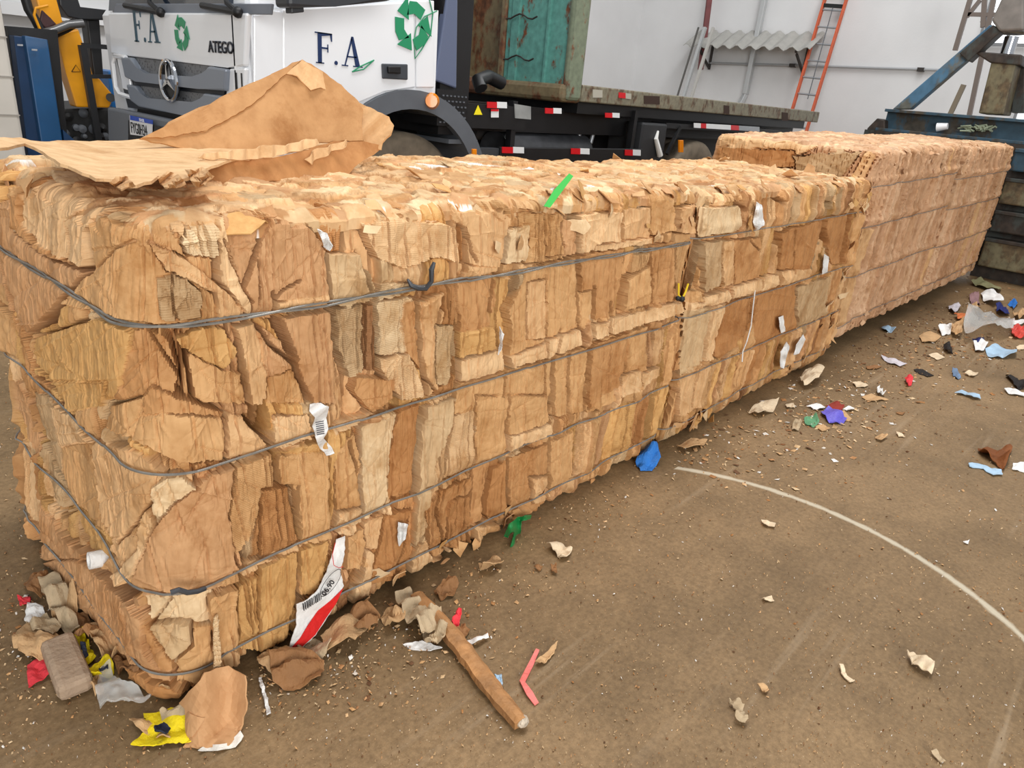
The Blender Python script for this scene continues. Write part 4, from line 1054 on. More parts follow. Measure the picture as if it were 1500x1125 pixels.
# corner grab frames and the bumper with the plate
fr = MB(); fr.tube([on(*p, .05) for p in ((184, 84), (168, 82), (166, 92), (170, 128), (176, 138), (193, 143))], .016, 8).build('air_guide', white, TR, smooth=True)
MB().prism([on(*p, .02) for p in ((175, 84), (190, 86), (196, 134), (184, 130))], (-.02, 0, 0), bevel=.006).build('corner_panel', white, TR)
bp_ = MB().prism([on(*p, .03) for p in ((176, 158), (365, 196), (365, 240), (178, 240))], (-.09, 0, 0), bevel=.015).build('bumper', mat('bumper_grey', srgb(104, 108, 114), rough=.55), TR)
MB().prism([on(*p, .125) for p in ((190, 176), (330, 204), (330, 230), (190, 215))], (-.01, 0, 0)).build('bumper_opening', black, bp_)
pl_ = MB().prism([on(*p, .14) for p in ((191, 169), (224, 176), (223, 201), (192, 197))], (-.006, 0, 0)).build('license_plate', mat('plate_white', srgb(232, 233, 236), rough=.4), bp_)
MB().prism([on(*p, .146) for p in ((191, 169), (224, 176), (224, 182), (191, 175.5))], (-.003, 0, 0)).build('plate_band', mat('plate_blue', srgb(35, 75, 180), rough=.4), pl_)
o_ = on(192.5, 195, .148); d_ = on(223, 200, .148)-o_; u_ = on(192.5, 178, .148)-o_
text_mesh('plate_number', 'FYG0H34', black, pl_, o_+u_*.06, (0, -1, 0), (0, 0, 1), u_.length*1.25, .002, xs=.66)
text_mesh('plate_country', 'BRASIL', mat('plate_white', None), pl_, on(204, 177.5, .15), (0, -1, 0), (0, 0, 1), .028, .001)
# lettering
def poly_letters(name, strokes, m, parent, o, u, v, h, n, d=.003):
    b = MB(); u = Vector(u).normalized(); v = Vector(v).normalized(); n = Vector(n)*d
    for s_ in strokes: b.prism([Vector(o)+u*x*h+v*y*h for x, y in s_], n)
    return b.build(name, m, parent)
F_ = [[(.05, 0), (.38, 0), (.38, .04), (.05, .04)], [(.13, 0), (.29, 0), (.29, 1), (.13, 1)], [(.02, .96), (.72, .96), (.72, 1), (.02, 1)], [(.68, .74), (.72, .74), (.72, 1), (.62, 1)], [(.29, .88), (.66, .94), (.66, 1), (.29, 1)],
      [(.29, .48), (.55, .48), (.55, .54), (.29, .54)], [(.52, .38), (.56, .38), (.56, .64), (.52, .64)]]
D_ = [[(.07*math.cos(t)+.08, .07*math.sin(t)+.07) for t in [2*math.pi*k/14 for k in range(14)]]]
A_ = [[(0, 0), (.28, 0), (.28, .04), (0, .04)], [(.5, 0), (.92, 0), (.92, .04), (.5, .04)], [(.12, .03), (.17, .03), (.46, .9), (.42, 1)], [(.60, .03), (.80, .03), (.50, 1), (.42, 1), (.40, .9)], [(.22, .30), (.64, .30), (.64, .35), (.24, .35)]]
def place(b0, s, dx=0): return [[(x+dx, y) for x, y in st_] for st_ in s]
y_ = YS-.019
so = onY(461, 92, y_); sh = (onY(461, 46, y_)-so).z
su = (onY(538, 97, y_)-so); su.normalize()
poly_letters('side_lettering', place(0, F_)+place(0, D_, .80)+place(0, A_, 1.12), navy, door, so, (1, 0, 0), (0, 0, 1), sh, (0, -1, 0))
lf = MB(); c0 = onY(516, 105, y_-.004)
for (a, b_, cc_) in (((516, 105), (534, 106), (548, 88)), ((516, 105), (526, 97), (548, 88))):
    lf.tube([onY(*a, y_-.004), onY((a[0]+2*b_[0]+cc_[0])/4, (a[1]+2*b_[1]+cc_[1])/4, y_-.004), onY(*cc_, y_-.004)], .004, 5)
lf.build('leaf_logo', green, door)
fo = on(197, 61, .037); fh = .20
poly_letters('front_lettering', place(0, F_)+place(0, D_, .80)+place(0, A_, 1.12), mat('dark_teal_lettering', srgb(40, 78, 96), rough=.4), TR, fo, (0, -1, 0), (0, 0, 1), fh, (-1, 0, 0))
def recycle(name, m, parent, c, u, v, s, n, d=.003):
    """three chasing arrows"""
    b = MB(); u = Vector(u); v = Vector(v)
    for k in range(3):
        a = math.radians(120*k+90)
        def R(x, y): return (x*math.cos(a)-y*math.sin(a), x*math.sin(a)+y*math.cos(a))
        for poly in ([(.40, .34), (.98, .20), (1.0, -.20), (.74, -.72), (.30, -.46), (.50, -.08)], [(.22, .22), (.50, .88), (1.16, .30)]):
            q = [R(x*.92, y*.92) for x, y in poly]
            b.prism([Vector(c)+u*x*s+v*y*s for x, y in q], Vector(n)*d)
    return b.build(name, m, parent)
recycle('recycling_logo', green, TR, on(266, 50, .037), (0, -1, 0), (0, 0, 1), .10, (-1, 0, 0))
recycle('recycling_logo', green, TR, onY(604, 38, YS-.021), (1, 0, 0), (0, 0, 1), .155, (0, -1, 0))
lf = MB()
for pp in ([(628, -5), (634, 20), (631, 50), (618, 72), (608, 86), (606, 60), (610, 40), (622, 24), (640, 16)],):
    lf.tube([onY(*p, YS-.02) for p in pp], .004, 5)
lf.build('leaf_logo', green, TR)
text_mesh('model_lettering', 'ATEGO', mat('dark_badge', srgb(38, 42, 52), rough=.3, metal=.4), TR, on(306, 76, .038), (0, -1, .0), (0, 0, 1), .085, .004, xs=1.05, bold=.02)
text_mesh('fleet_number', '11', black, TR, on(344.5, 142, .036), (0, -1, 0), (0, 0, 1), .19, .003, xs=.62)
# wheel arches and wheels
for (cx, r0, r1, a0, a1, nm, mm) in ((CX, .64, .76, -12, 172, 'fender', dgrey),):
    b = MB(); o1 = arch_pts(cx, CZ, r1, a0, a1, 28); i1 = arch_pts(cx, CZ, r0, a0, a1, 28)
    for k in range(28):
        b.prism([(o1[k][0], YS-.035, o1[k][1]), (o1[k+1][0], YS-.035, o1[k+1][1]), (i1[k+1][0], YS-.035, i1[k+1][1]), (i1[k][0], YS-.035, i1[k][1])], (0, .5, 0))
    f = b.build(nm, mm, TR)
MB().cyl(onY(632, 148, YS-.03), onY(632, 148, YS-.075), .055, .04, 20).build('turn_signal', orange, TR, smooth=True)
MB().box((3.66, YS-.01, 1.02), (3.95, YS+.45, 1.05)).build('fender', dgrey, TR)
def wheel(cx, yo, depth=.30, r=.54, rz=.545):
    t = MB().lathe((cx, yo, rz), (0, 1, 0), [(r*.55, 0), (r*.72, -.012), (r*.93, .0), (r*.99, .03), (r, .06), (r, depth-.06), (r*.97, depth-.02), (r*.6, depth)], 44).build('tyre', dusty, TR, smooth=True)
    MB().lathe((cx, yo+.02, rz), (0, 1, 0), [(.001, .05), (r*.18, .0), (r*.22, .07), (r*.46, .10), (r*.56, .0)], 36).build('rim', silver, t, smooth=True)
for y0 in (YS+.04, YF-.34): wheel(CX, y0)
for y0 in (YS+.02, YS+.36, YF-.66, YF-.32): wheel(7.37, y0)
# chassis, tanks, guards
ch = MB()
ch.box((2.4, 4.55, .82), (10.2, 4.65, 1.10)).box((2.4, 5.45, .82), (10.2, 5.55, 1.10))
for x in (2.6, 4.1, 5.6, 7.1, 8.6, 10.1): ch.box((x, 4.6, .86), (x+.1, 5.5, 1.04))
ch.box((3.6, 4.2, 1.10), (10.2, 5.9, 1.30)).box((5.2, 4.06, 1.28), (10.2, 6.1, 1.374))
ch.box((3.58, YS+.02, 1.08), (3.86, YF-.1, 2.35)); ch.build('chassis', black, TR)
MB().prism([onY(*p, YS-.0) for p in ((637, 118), (669, 130), (671, -6), (656, -6))], (0, .06, 0), bevel=.01).build('cab_fairing', mat('fairing_blue_grey', srgb(92, 102, 128), rough=.3, coat=.3), TR)
stp = MB(); stp.box((3.53, YS-.02, 1.14), (3.80, YS+.35, 1.38))
stp.build('step_box', black, TR)
dots = MB()
for i in range(7):
    for j in range(6): dots.box((3.55+i*.036+(j % 2)*.018, YS-.028, 1.16+j*.035), (3.565+i*.036+(j % 2)*.018, YS-.02, 1.17+j*.035))
dots.build('step_grip', dgrey, TR)
MB().box((3.84, YS+.02, 1.13), (4.50, YS+.4, 1.30)).build('side_box', black, TR)
MB().box((3.98, YS-.0, .80), (4.20, YS+.35, .99)).build('battery_box', mat('box_grey', srgb(58, 60, 64), rough=.5), TR)
MB().box((4.20, YS-.02, .86), (6.20, YS+.02, 1.0), bevel=.006).build('side_guard', black, TR)
for x in (4.35, 6.05): MB().box((x, YS+.025, .86), (x+.05, YS+.08, 1.34)).build('guard_post', black, TR)
MB().cyl((4.45, YS+.3, .93), (5.6, YS+.3, .93), .17, n=24).build('fuel_tank', mat('tank_dark', srgb(60, 61, 64), rough=.4, noise=.5, nscale=9), TR, smooth=True)
MB().cyl((4.4, YS+.55, 1.1), (5.3, YS+.55, 1.1), .1, n=20).build('air_tank', mat('tank_grey', srgb(72, 70, 70), rough=.5), TR, smooth=True)
for px in (851, 871):
    MB().cyl(onY(px, 188, YS+.25), onY(px-6, 210, YS+.25), .02, n=10).build('hydraulic_fitting', silver, TR, smooth=True)
MB().tube([onY(705, 130, YS+.1), onY(700, 118, YS+.15), onY(715, 112, YS+.2), onY(735, 122, YS+.2)], .05, 10).build('air_hose', black, TR, smooth=True)
tb = MB().box((6.18, YS+.0, .84), (6.62, YS+.4, 1.24), bevel=.02).build('tool_box', mat('toolbox_black', srgb(40, 41, 43), rough=.55), TR)
MB().tube([onY(964, 192, YS-.01), onY(961, 203, YS-.02), onY(967, 228, YS-.03)], [.010, .022, .03], 8).build('white_rag', mat('rag_white', srgb(226, 226, 222), rough=.8), tb, smooth=True)
MB().box((6.62, YS+.02, 1.20), (9.4, YS+.3, 1.25)).beam((6.62, YS+.04, 1.24), (6.66, YS+.04, .80), .03, .05).beam((6.9, YS+.02, 1.22), (6.72, YS+.02, .95), .03, .03).build('rear_fender', black, TR)
def reflector(x0, x1, ya, y0, y1, Y, wf=True):
    xm = (x0+x1)/2
    a = (x0, xm) if wf else (xm, x1); b = (xm, x1) if wf else (x0, xm)
    sl = (y1-y0)
    for (u0, u1), mm in ((a, redr), (b, whr)):
        MB().prism([onY(u0, ya, Y), onY(u1, ya+.6, Y), onY(u1, ya+sl+.6, Y), onY(u0, ya+sl, Y)], (0, -.005, 0)).build('reflector_strip', mm, TR)
for (x0, x1, ya, h_) in ((713, 742, 149, 9), (798, 822, 158, 8), (886, 907, 165, 7)): reflector(x0, x1, ya, 0, h_, YS+.015)
for (x0, x1, ya, h_) in ((735, 767, 215, 9), (836, 863, 217, 8.5), (915, 938, 219, 8.5)): reflector(x0, x1, ya, 0, h_, YS-.022)
for (x0, x1, mm) in ((1016, 1026, whr), (1026, 1034, redr), (1034, 1070, whr), (1070, 1082, redr), (1082, 1112, silver)):
    MB().prism([onY(x0, 180+(x0-1016)*.06, YS), onY(x1, 180+(x1-1016)*.06, YS), onY(x1, 187+(x1-1016)*.06, YS), onY(x0, 187+(x0-1016)*.06, YS)], (0, -.005, 0)).build('reflector_strip', mm, TR)
MB().prism([onY(*p, YS+.015) for p in ((700, 154), (706, 168), (694, 168))], (0, -.004, 0)).build('warning_sticker', mat('warning_yellow', srgb(245, 225, 30), rough=.5), TR)
sk = MB().prism([onY(*p, YS+.015) for p in ((719, 160), (730, 160), (730, 172), (719, 172))], (0, -.004, 0)).build('notice_sticker', whr, TR)
MB().prism([onY(*p, YS+.010) for p in ((719, 160), (730, 160), (730, 163), (719, 163))], (0, -.003, 0)).build('sticker_band', redr, sk)
MB().prism([onY(*p, YS+.02) for p in ((753, 152), (777, 156), (777, 175), (754, 173))], (0, -.006, 0)).build('maker_plate', mat('plate_silver', srgb(150, 152, 150), rough=.5, noise=.3), TR)
for px, py in ((693, 227), (996, 214)):
    MB().prism([onY(px-3, py-9, YS-.03), onY(px+3, py-9, YS-.03), onY(px+3, py+9, YS-.03), onY(px-3, py+9, YS-.03)], (0, -.02, 0), bevel=.004).build('side_marker', orange, TR)
# deck: bulkhead and flat bed
teal = rusty('teal_rust', srgb(92, 150, 140), amount=.12, scale=6.5)
teal2 = rusty('teal_edge_rust', srgb(118, 128, 106), amount=.22, scale=7)
brown = rusty('rusted_steel', srgb(118, 104, 76), rust=srgb(104, 64, 40), amount=.42, scale=6)
dk = MB().box((5.17, YS, 1.375), (10.5, 6.3, 1.51), bevel=.01).build('deck', rusty('deck_paint', srgb(128, 122, 102), rust=srgb(100, 78, 58), amount=.34, scale=9), TR)
MB().box((5.0, 4.06, 1.42), (5.10, 4.78, 2.7), bevel=.01).build('bulkhead_panel', teal, TR)
MB().box((5.0, 5.56, 1.42), (5.10, 6.13, 2.7), bevel=.01).build('bulkhead_panel', teal, TR)
MB().box((5.22, 4.84, 1.42), (5.28, 5.50, 2.7), bevel=.01).build('bulkhead_panel', brown, TR)
for y0 in (4.78, 5.50): MB().box((4.98, y0, 1.40), (5.28, y0+.06, 2.7), bevel=.012).build('bulkhead_rib', brown, TR)
MB().box((4.975, 4.28, 1.5), (5.005, 4.30, 2.7)).box((4.975, 4.62, 1.5), (5.005, 4.70, 2.7)).build('bulkhead_rib', teal, TR)
MB().box((4.97, YS, 1.375), (5.17, YS+.075, 2.7), bevel=.03).build('corner_post', teal2, TR)
MB().box((4.94, 6.13, 1.375), (5.17, 6.30, 2.7), bevel=.03).build('corner_post', teal2, TR)
MB().box((4.93, YS+.02, 1.36), (5.2, 6.28, 1.50), bevel=.035).build('bulkhead_sill', brown, TR)
for z in (1.68, 2.0):
    MB().tube([(4.96, 4.40+.05*k, z-.02*math.sin(k*1.2)) for k in range(8)], .007, 6).build('tie_wire', mat('dark_wire', srgb(48, 44, 40), rough=.6), TR)
for (x0, x1, mm, nm) in ((868, 882, mat('sticker_grey', srgb(176, 172, 158), rough=.6), 'deck_sticker'), (906, 916, redr, 'reflector_strip'), (916, 924, mat('sticker_grey', None), 'deck_sticker')):
    yy = 131+(x0-868)*.11
    MB().prism([onY(x0, yy, YS), onY(x1, yy+1, YS), onY(x1, yy+12 if nm == 'deck_sticker' and x0 < 900 else yy+9, YS), onY(x0, yy+12 if nm == 'deck_sticker' and x0 < 900 else yy+8, YS)], (0, -.004, 0)).build(nm, mm, dk)
for (x0, x1) in ((943, 966), (1060, 1068), (1145, 1154)):
    yy = 139+(x0-943)*.12
    MB().prism([onY(x0, yy+1, YS), onY(x1, yy+2, YS), onY(x1, yy+14, YS), onY(x0, yy+13, YS)], (0, -.004, 0)).build('deck_slot', mat('slot_dark', srgb(56, 36, 26), rough=.8), dk)

# ------------------------------------------------------------------ left background
bl = mat('frame_blue', srgb(28, 84, 132), rough=.4, noise=.25, nscale=3, coat=.2); bld = mat('frame_blue_deep', srgb(20, 58, 98), rough=.5, noise=.2)
BF = empty('blue_steel_frame', (1.85, 6.6, 0)); tag(BF, 'tall tapering blue steel frame with a black back, beside the pale container', 'steel frame')
def down(pts, Y, to=0.0):
    """outline on the plane Y; its two lowest points carried on to the floor"""
    P = [onY(px, py, Y) for px, py in pts]; zs = sorted(range(len(P)), key=lambda i: P[i].z)[:2]
    for i in zs: P[i].z = to
    return P
MB().prism(down([(20, 52), (37, 54), (62, 208), (32, 204)], 6.62), (0, .3, 0), bevel=.006).build('left_flange', bld, BF)
MB().prism(down([(36, 52), (70, 58), (92, 208), (60, 208)], 6.55), (0, .08, 0), bevel=.008).build('face_plate', bl, BF)
MB().prism(down([(92, 190), (110, 206), (110, 208), (90, 208)], 6.55), (0, .3, 0)).build('foot_gusset', bld, BF)
MB().prism(down([(10, 38), (84, 44), (92, 206), (26, 204)], 6.74), (0, .10, 0)).build('back_box', black, BF)
for px, py in ((29, 66), (50, 73)): MB().prism([onY(px-4, py-1.5, 6.53), onY(px+4, py-1, 6.53), onY(px+4, py+1.5, 6.53), onY(px-4, py+1, 6.53)], (0, -.01, 0)).build('slot_cover', silver, BF)
cont = mat('container_cream', srgb(206, 200, 190), rough=.7, noise=.12, nscale=3)
CN = empty('storage_container', (.7, 6.7, 0)); tag(CN, 'pale cream container wall with level seams at the left edge of the photo', 'container')
e0 = onY(5, 2, 6.2); e1 = onY(32, 208, 6.2)
MB().box((-.6, 6.2, 0), ((e0.x+e1.x)/2, 7.4, 2.6), bevel=.02).build('container_wall', cont, CN)
sm = MB()
for z in (.95, 1.2, 1.45, 1.7): sm.box((-.6, 6.192, z), ((e0.x+e1.x)/2, 6.2, z+.008))
sm.build('seam', mat('seam_grey', srgb(160, 154, 146), rough=.8), CN)

yel = mat('loader_yellow', srgb(236, 160, 20), rough=.4, noise=.18, nscale=5)
LD = empty('loader_crane', (2.25, 7.0, 0)); tag(LD, 'yellow hydraulic loader arm with black hoses, between the blue frame and the truck', 'loader crane')
Yl = 6.95
MB().prism([onY(*p, Yl) for p in ((82, 50), (115, 42), (124, 72), (134, 112), (145, 114), (168, 142), (160, 158), (112, 157), (96, 105))], (0, .16, 0), bevel=.012).build('lower_arm', yel, LD)
MB().prism([onY(*p, Yl-.05) for p in ((48, -20), (78, -20), (95, 42), (82, 52), (62, 30))], (0, .16, 0), bevel=.012).build('upper_arm', yel, LD)
MB().prism([onY(*p, Yl-.07) for p in ((60, 14), (72, 26), (82, 36), (66, 42), (56, 34))], (0, -.03, 0), bevel=.01).build('pivot_cover', mat('cover_dark', srgb(64, 34, 34), rough=.6), LD)
MB().tube([onY(*p, Yl-.1) for p in ((36, -6), (42, 14), (52, 30), (58, 42), (66, 50), (78, 50), (95, 42), (112, 32))], .035, 10).build('hydraulic_hose', black, LD, smooth=True)
MB().tube([onY(*p, Yl-.16) for p in ((66, 48), (80, 44), (100, 36), (122, 34))], .03, 10).build('hydraulic_hose', mat('hose_grey', srgb(120, 120, 120), rough=.3, metal=.6), LD, smooth=True)
MB().tube([onY(*p, Yl-.14) for p in ((70, 8), (52, 12), (50, 22), (58, 42), (68, 54), (84, 52))], .010, 8).build('hydraulic_hose', yel, LD, smooth=True)
MB().prism([onY(*p, Yl-.02) for p in ((85, -20), (110, -20), (116, 12), (175, 16), (175, 30), (118, 29), (100, 25), (88, 8))], (0, .2, 0), bevel=.01).build('cross_beam', mat('loader_black', srgb(28, 29, 32), rough=.45), LD)
MB().prism([onY(*p, Yl+.05) for p in ((127, 28), (146, 28), (152, 112), (138, 112))], (0, .15, 0), bevel=.01).build('lift_cylinder', black, LD)
fm = MB()
fm.beam(onY(120, 66, Yl-.12), Vector((onY(120, 66, Yl-.12).x+.06, Yl-.12, 0)), .05, .05).beam(onY(120, 66, Yl-.12), onY(168, 70, Yl-.12), .035, .035).beam(onY(167, 70, Yl-.12), onY(170, 112, Yl-.12), .03, .03).beam(onY(132, 112, Yl-.12), onY(170, 112, Yl-.12), .03, .03)
fm.build('guard_frame', mat('loader_black', None), LD)
wt = MB(); wt.tube([onY(*p, Yl-.006) for p in ((105, 105), (111, 95), (118, 105), (105, 105))], .003, 5).build('warning_triangle', black, LD)
MB().cyl(onY(162, 143, Yl), onY(162, 143, Yl-.03), .035, n=20).build('pivot_pin', black, LD, smooth=True)
bb = MB(); 
bb.prism(down([(88, 160), (176, 158), (180, 212), (90, 212)], Yl+.1), (0, .9, 0), bevel=.02).build('carriage', mat('carriage_dark', srgb(34, 34, 34), rough=.6, noise=.6, nscale=9), LD)
rg = random.Random(3)
for k in range(12):
    px = rg.uniform(92, 170); py = rg.uniform(165, 205); c = onY(px, py, Yl+.08)
    MB().lathe(c, (0, -1, 0), [(rg.uniform(.02, .045), 0), (rg.uniform(.015, .035), .03), (.001, .04)], 12).build('valve_fitting', rg.choice([silver, black, dgrey]), LD, smooth=True)
BK = MB().prism(down([(158, 104), (176, 104), (186, 170), (190, 212), (168, 212)], 7.4), (0, .6, 0), bevel=.01).build('blue_skip', mat('skip_blue', srgb(30, 110, 180), rough=.45, noise=.15))
tag(BK, 'bright blue steel skip glimpsed between the loader arm and the truck front', 'skip')
LP = MB().box((1.2, 9.38, 1.7), (3.6, 9.46, 1.82)).build('cable_tray', mat('tray_white', srgb(240, 240, 240), rough=.5)); tag(LP, 'white cable tray on the wall behind the loader arm', 'cable tray')

# ------------------------------------------------------------------ far wall fittings
def XW(px, py, X=13.95): return onX(px, py, X)
AW = empty('awning', (13.7, 7.0, 2.6)); tag(AW, 'small grey corrugated awning on dark brackets high on the white wall', 'awning')
b = MB(); n = 48; ya, yb = XW(1003, 60, 13.45).y, XW(1190, 60, 13.45).y
zt_, zb = XW(1110, 47).z, XW(1100, 69, 13.4).z
rows = []
for k in range(n+1):
    y = ya+(yb-ya)*k/n; dz = .035*math.sin(k/n*2*math.pi*9.5)
    rows.append([Vector((13.95, y-.0, zt_+dz)), Vector((13.42, y, zb+dz)), Vector((13.42, y, zb+dz-.012)), Vector((13.95, y, zt_+dz-.012))])
vs = [[b.bm.verts.new(p) for p in r] for r in rows]
for k in range(n):
    for q in range(4): b.bm.faces.new((vs[k][q], vs[k][(q+1) % 4], vs[k+1][(q+1) % 4], vs[k+1][q]))
b.bm.faces.new(vs[0]); b.bm.faces.new(vs[-1][::-1])
b.build('roof_sheet', mat('awning_grey', srgb(172, 170, 164), rough=.6, noise=.12), AW)
dkst = mat('bracket_dark', srgb(52, 46, 42), rough=.6)
for y in (ya-.35, yb+.25):
    MB().beam((13.95, y, zt_-.08), (13.45, y, zb-.05), .04, .04).beam((13.95, y, zb-.38), (13.95, y, zt_-.06), .04, .04).beam((13.95, y, zb-.36), (13.5, y, zb-.08), .035, .035).build('bracket', dkst, AW)
LA = empty('extension_ladder', (13.4, 5.7, 0)); tag(LA, 'orange fibreglass ladder leaning against the far white wall', 'ladder')
def lad(px, py, X): return onX(px, py, X)
pa, pb = lad(1207, 4, 13.85), lad(1152, 190, 13.30); qa, qb = lad(1238, 6, 13.85), lad(1182, 190, 13.30)
def ext(a, b_):
    t = a.z/(a.z-b_.z); return a+(b_-a)*t
pf, qf = ext(pa, pb), ext(qa, qb); tp = pa+(pa-pf)*.25; tq = qa+(qa-qf)*.25
orr = mat('ladder_orange', srgb(206, 92, 52), rough=.5, noise=.15)
for a_, f_ in ((tp, pf), (tq, qf)): MB().beam(a_, f_, .035, .085, up=(1, 0, 0), bevel=.006).build('rail', orr, LA)
nR = 15
for k in range(nR):
    t = (k+.6)/nR; MB().cyl(pf+(tp-pf)*t, qf+(tq-qf)*t, .016, n=10).build('rung', silver, LA, smooth=True)
MB().beam(pf+(tp-pf)*.79, qf+(tq-qf)*.79, .05, .06).build('rung_hook', black, LA)
MB().tube([pf+(tp-pf)*.42+(qf-pf)*.6, pf+(tp-pf)*.6+(qf-pf)*.55, pf+(tp-pf)*.78+(qf-pf)*.5], .008, 6).build('pull_rope', dgrey, LA)
galv = mat('galvanised_pipe', srgb(196, 198, 198), rough=.35, metal=.5)
tag(MB().beam(XW(1128, -40, 13.9), XW(1092, 138, 13.9), .11, .09, bevel=.01).beam(XW(1092, 138, 13.9), XW(1080, 160, 13.8), .10, .08, bevel=.01).build('downpipe', galv), 'galvanised square downpipe passing behind the awning on the far wall', 'downpipe')
tag(MB().tube([XW(1028, 92), XW(1170, 96), XW(1385, 103)], .022, 8).build('conduit_pipe', mat('conduit_grey', srgb(168, 170, 172), rough=.5), smooth=True), 'thin grey conduit running level across the far wall behind the ladder', 'conduit')
for px, py in ((1161, 96), (1349, 102)): tag(MB().box(XW(px, py)-Vector((.04, .05, .03)), XW(px, py)+Vector((.04, .05, .03))).build('conduit_clip', dkst), 'dark clip holding the grey conduit, %s' % ('just left of the orange ladder' if px < 1200 else 'just left of the blue diagonal strut'), 'clip')
tag(MB().beam(XW(1044, -40, 13.8), XW(1026, 102, 13.6), .10, .08, bevel=.01).build('steel_post', mat('post_maroon', srgb(118, 58, 58), rough=.6, noise=.25)), 'maroon steel post standing beside the awning', 'post')
p = XW(1033, 40, 13.3); q = XW(1002, 140, 13.0)
for k, (dy, mm, w_, lb) in enumerate(((0, galv, .06, 'bright galvanised profile leaning on the wall left of the awning'), (.14, mat('profile_dark', srgb(92, 90, 86), rough=.5), .03, 'thin dark profile leaning beside the bright galvanised one'), (-.17, mat('profile_pale', srgb(186, 184, 178), rough=.5), .05, 'dull pale profile leaning below the left awning bracket'))):
    d = (q-p); t = q.z/(p.z-q.z); tag(MB().beam(p+Vector((0, dy, 0)), q+d*t+Vector((0, dy, 0)), w_, w_, bevel=.005).build('metal_profile', mm), lb, 'metal profile')

# ------------------------------------------------------------------ baling press
XB = 9.0
BP = empty('baling_press', (10, 1.9, 0)); tag(BP, 'large blue-grey and rusty baling press at the far end of the bale row', 'baling press')
def ob(px, py, X=XB): return onX(px, py, X)
pblue = rusty('press_blue', srgb(50, 78, 94), rust=srgb(70, 64, 54), amount=.42, scale=4)
pblue2 = rusty('strut_blue', srgb(72, 112, 140), rust=srgb(96, 96, 88), amount=.30, scale=3)
pdark = rusty('press_dark', srgb(58, 62, 58), rust=srgb(52, 42, 34), amount=.6, scale=5)
polive = rusty('press_olive', srgb(112, 104, 78), rust=srgb(94, 78, 54), amount=.5, scale=6)
y0, y1 = ob(1295, 165).y, .2
zt2 = ob(1296, 159).z; zb2 = ob(1296, 188).z
MB().box((XB, y1, zt2-.03), (XB+.28, y0, zt2), bevel=.004).box((XB+.12, y1, zb2), (XB+.16, y0, zt2)).box((XB-.02, y1, zb2-.03), (XB+.30, y0+.04, zb2), bevel=.004).build('top_beam', pblue, BP)
MB().prism([ob(*p) for p in ((1270, 188), (1285, 173), (1296, 176), (1296, 196), (1270, 198))], (.3, 0, 0), bevel=.01).build('beam_end', pdark, BP)
MB().box((XB-.02, .2, zb2-.10), (XB+.5, y0+.15, zb2-.03)).build('roof_plate', pdark, BP)
MB().prism([ob(*p, XB+.10) for p in ((1307, 160), (1333, 160), (1466, 45), (1450, 36))], (.14, 0, 0), bevel=.01).build('diagonal_strut', pblue2, BP)
MB().prism([ob(*p, XB+.05) for p in ((1405, 78), (1455, 36), (1466, 46), (1418, 90))], (.2, 0, 0), bevel=.008).build('strut_sleeve', pdark, BP)
c = ob(1462, 165, XB+.25); tpz = ob(1470, 92, XB+.25).z
MB().prism([ob(*p, XB+.1) for p in ((1433, 166), (1470, 168), (1489, 92), (1452, 90))], (.4, 0, 0), bevel=.015).build('column', polive, BP)
MB().prism([ob(*p, XB+.08) for p in ((1424, 75), (1497, 80), (1496, 96), (1450, 92))], (.45, 0, 0), bevel=.012).build('head_plate', pdark, BP)
cc = ob(1478, 68, XB+.25); MB().cyl((cc.x, cc.y, cc.z-.09), (cc.x, cc.y, cc.z+.09), .065, n=24).build('ram_rod', chrome, BP, smooth=True)
cc = ob(1484, 42, XB+.25); MB().cyl((cc.x, cc.y, cc.z-.05), (cc.x, cc.y, cc.z+.3), .12, n=24).build('ram_cylinder', polive, BP, smooth=True)
MB().prism([ob(*p, XB+.02) for p in ((1452, 30), (1475, -20), (1500, -20), (1500, 44), (1464, 46))], (.2, 0, 0), bevel=.02).build('cross_head', mat('cross_head_grey', srgb(128, 122, 116), rough=.5, noise=.3), BP)
MB().prism([ob(*p, XB+.4) for p in ((1486, 130), (1494, 100), (1500, 100), (1500, 165), (1482, 165))], (.2, 0, 0)).build('side_column', pdark, BP)
# near wall of the press with its stacked ribs
MB().box((8.98, .30, .0), (11, 1.42, zb2-.1)).build('side_wall', pdark, BP)
for k, (ya_, yb_, mm) in enumerate(((1.10, 1.30, pblue), (.78, 1.02, polive), (.50, .70, pdark), (.14, .42, polive))):
    MB().box((8.82, .55, ya_), (8.98, 1.36, yb_), bevel=.015).build('rib', mm, BP)
    MB().box((8.79, .50, yb_-.02), (8.98, 1.36, yb_+.015), bevel=.005).build('rib_flange', pblue if k == 0 else pdark, BP)
MB().box((8.98, 2.45, 0), (11, 2.65, zb2-.1)).build('side_wall', pdark, BP)
cup = ob(1380, 187, XB+.04); tag(MB().cyl(cup+Vector((0, .05, 0)), cup+Vector((0, -.05, .02)), .045, .032, 20).build('paper_cup', mat('cup_white', srgb(238, 240, 242), rough=.5)), 'white paper cup lying on the lower flange of the press beam', 'cup')
tf = MB(); rg = random.Random(8)
for k in range(26):
    c = ob(1432+rg.uniform(-18, 20), 190+rg.uniform(-4, 3), XB+.05); tf.tube([c, c+Vector((rg.uniform(-.03, .03), rg.uniform(-.06, .06), rg.uniform(-.0, .04))), c+Vector((rg.uniform(-.05, .05), rg.uniform(-.1, .1), rg.uniform(-.01, .03)))], .009, 5)
tag(tf.build('rope_tangle', mat('rope_green_grey', srgb(150, 160, 136), rough=.9)), 'tangle of pale greenish rope lying on the press beam', 'rope')
TS = empty('steel_lattice', (12.5, 2.6, 0)); tag(TS, 'thin brown steel lattice mast standing against the light behind the press', 'lattice mast')
lt = mat('lattice_brown', srgb(112, 100, 92), rough=.6)
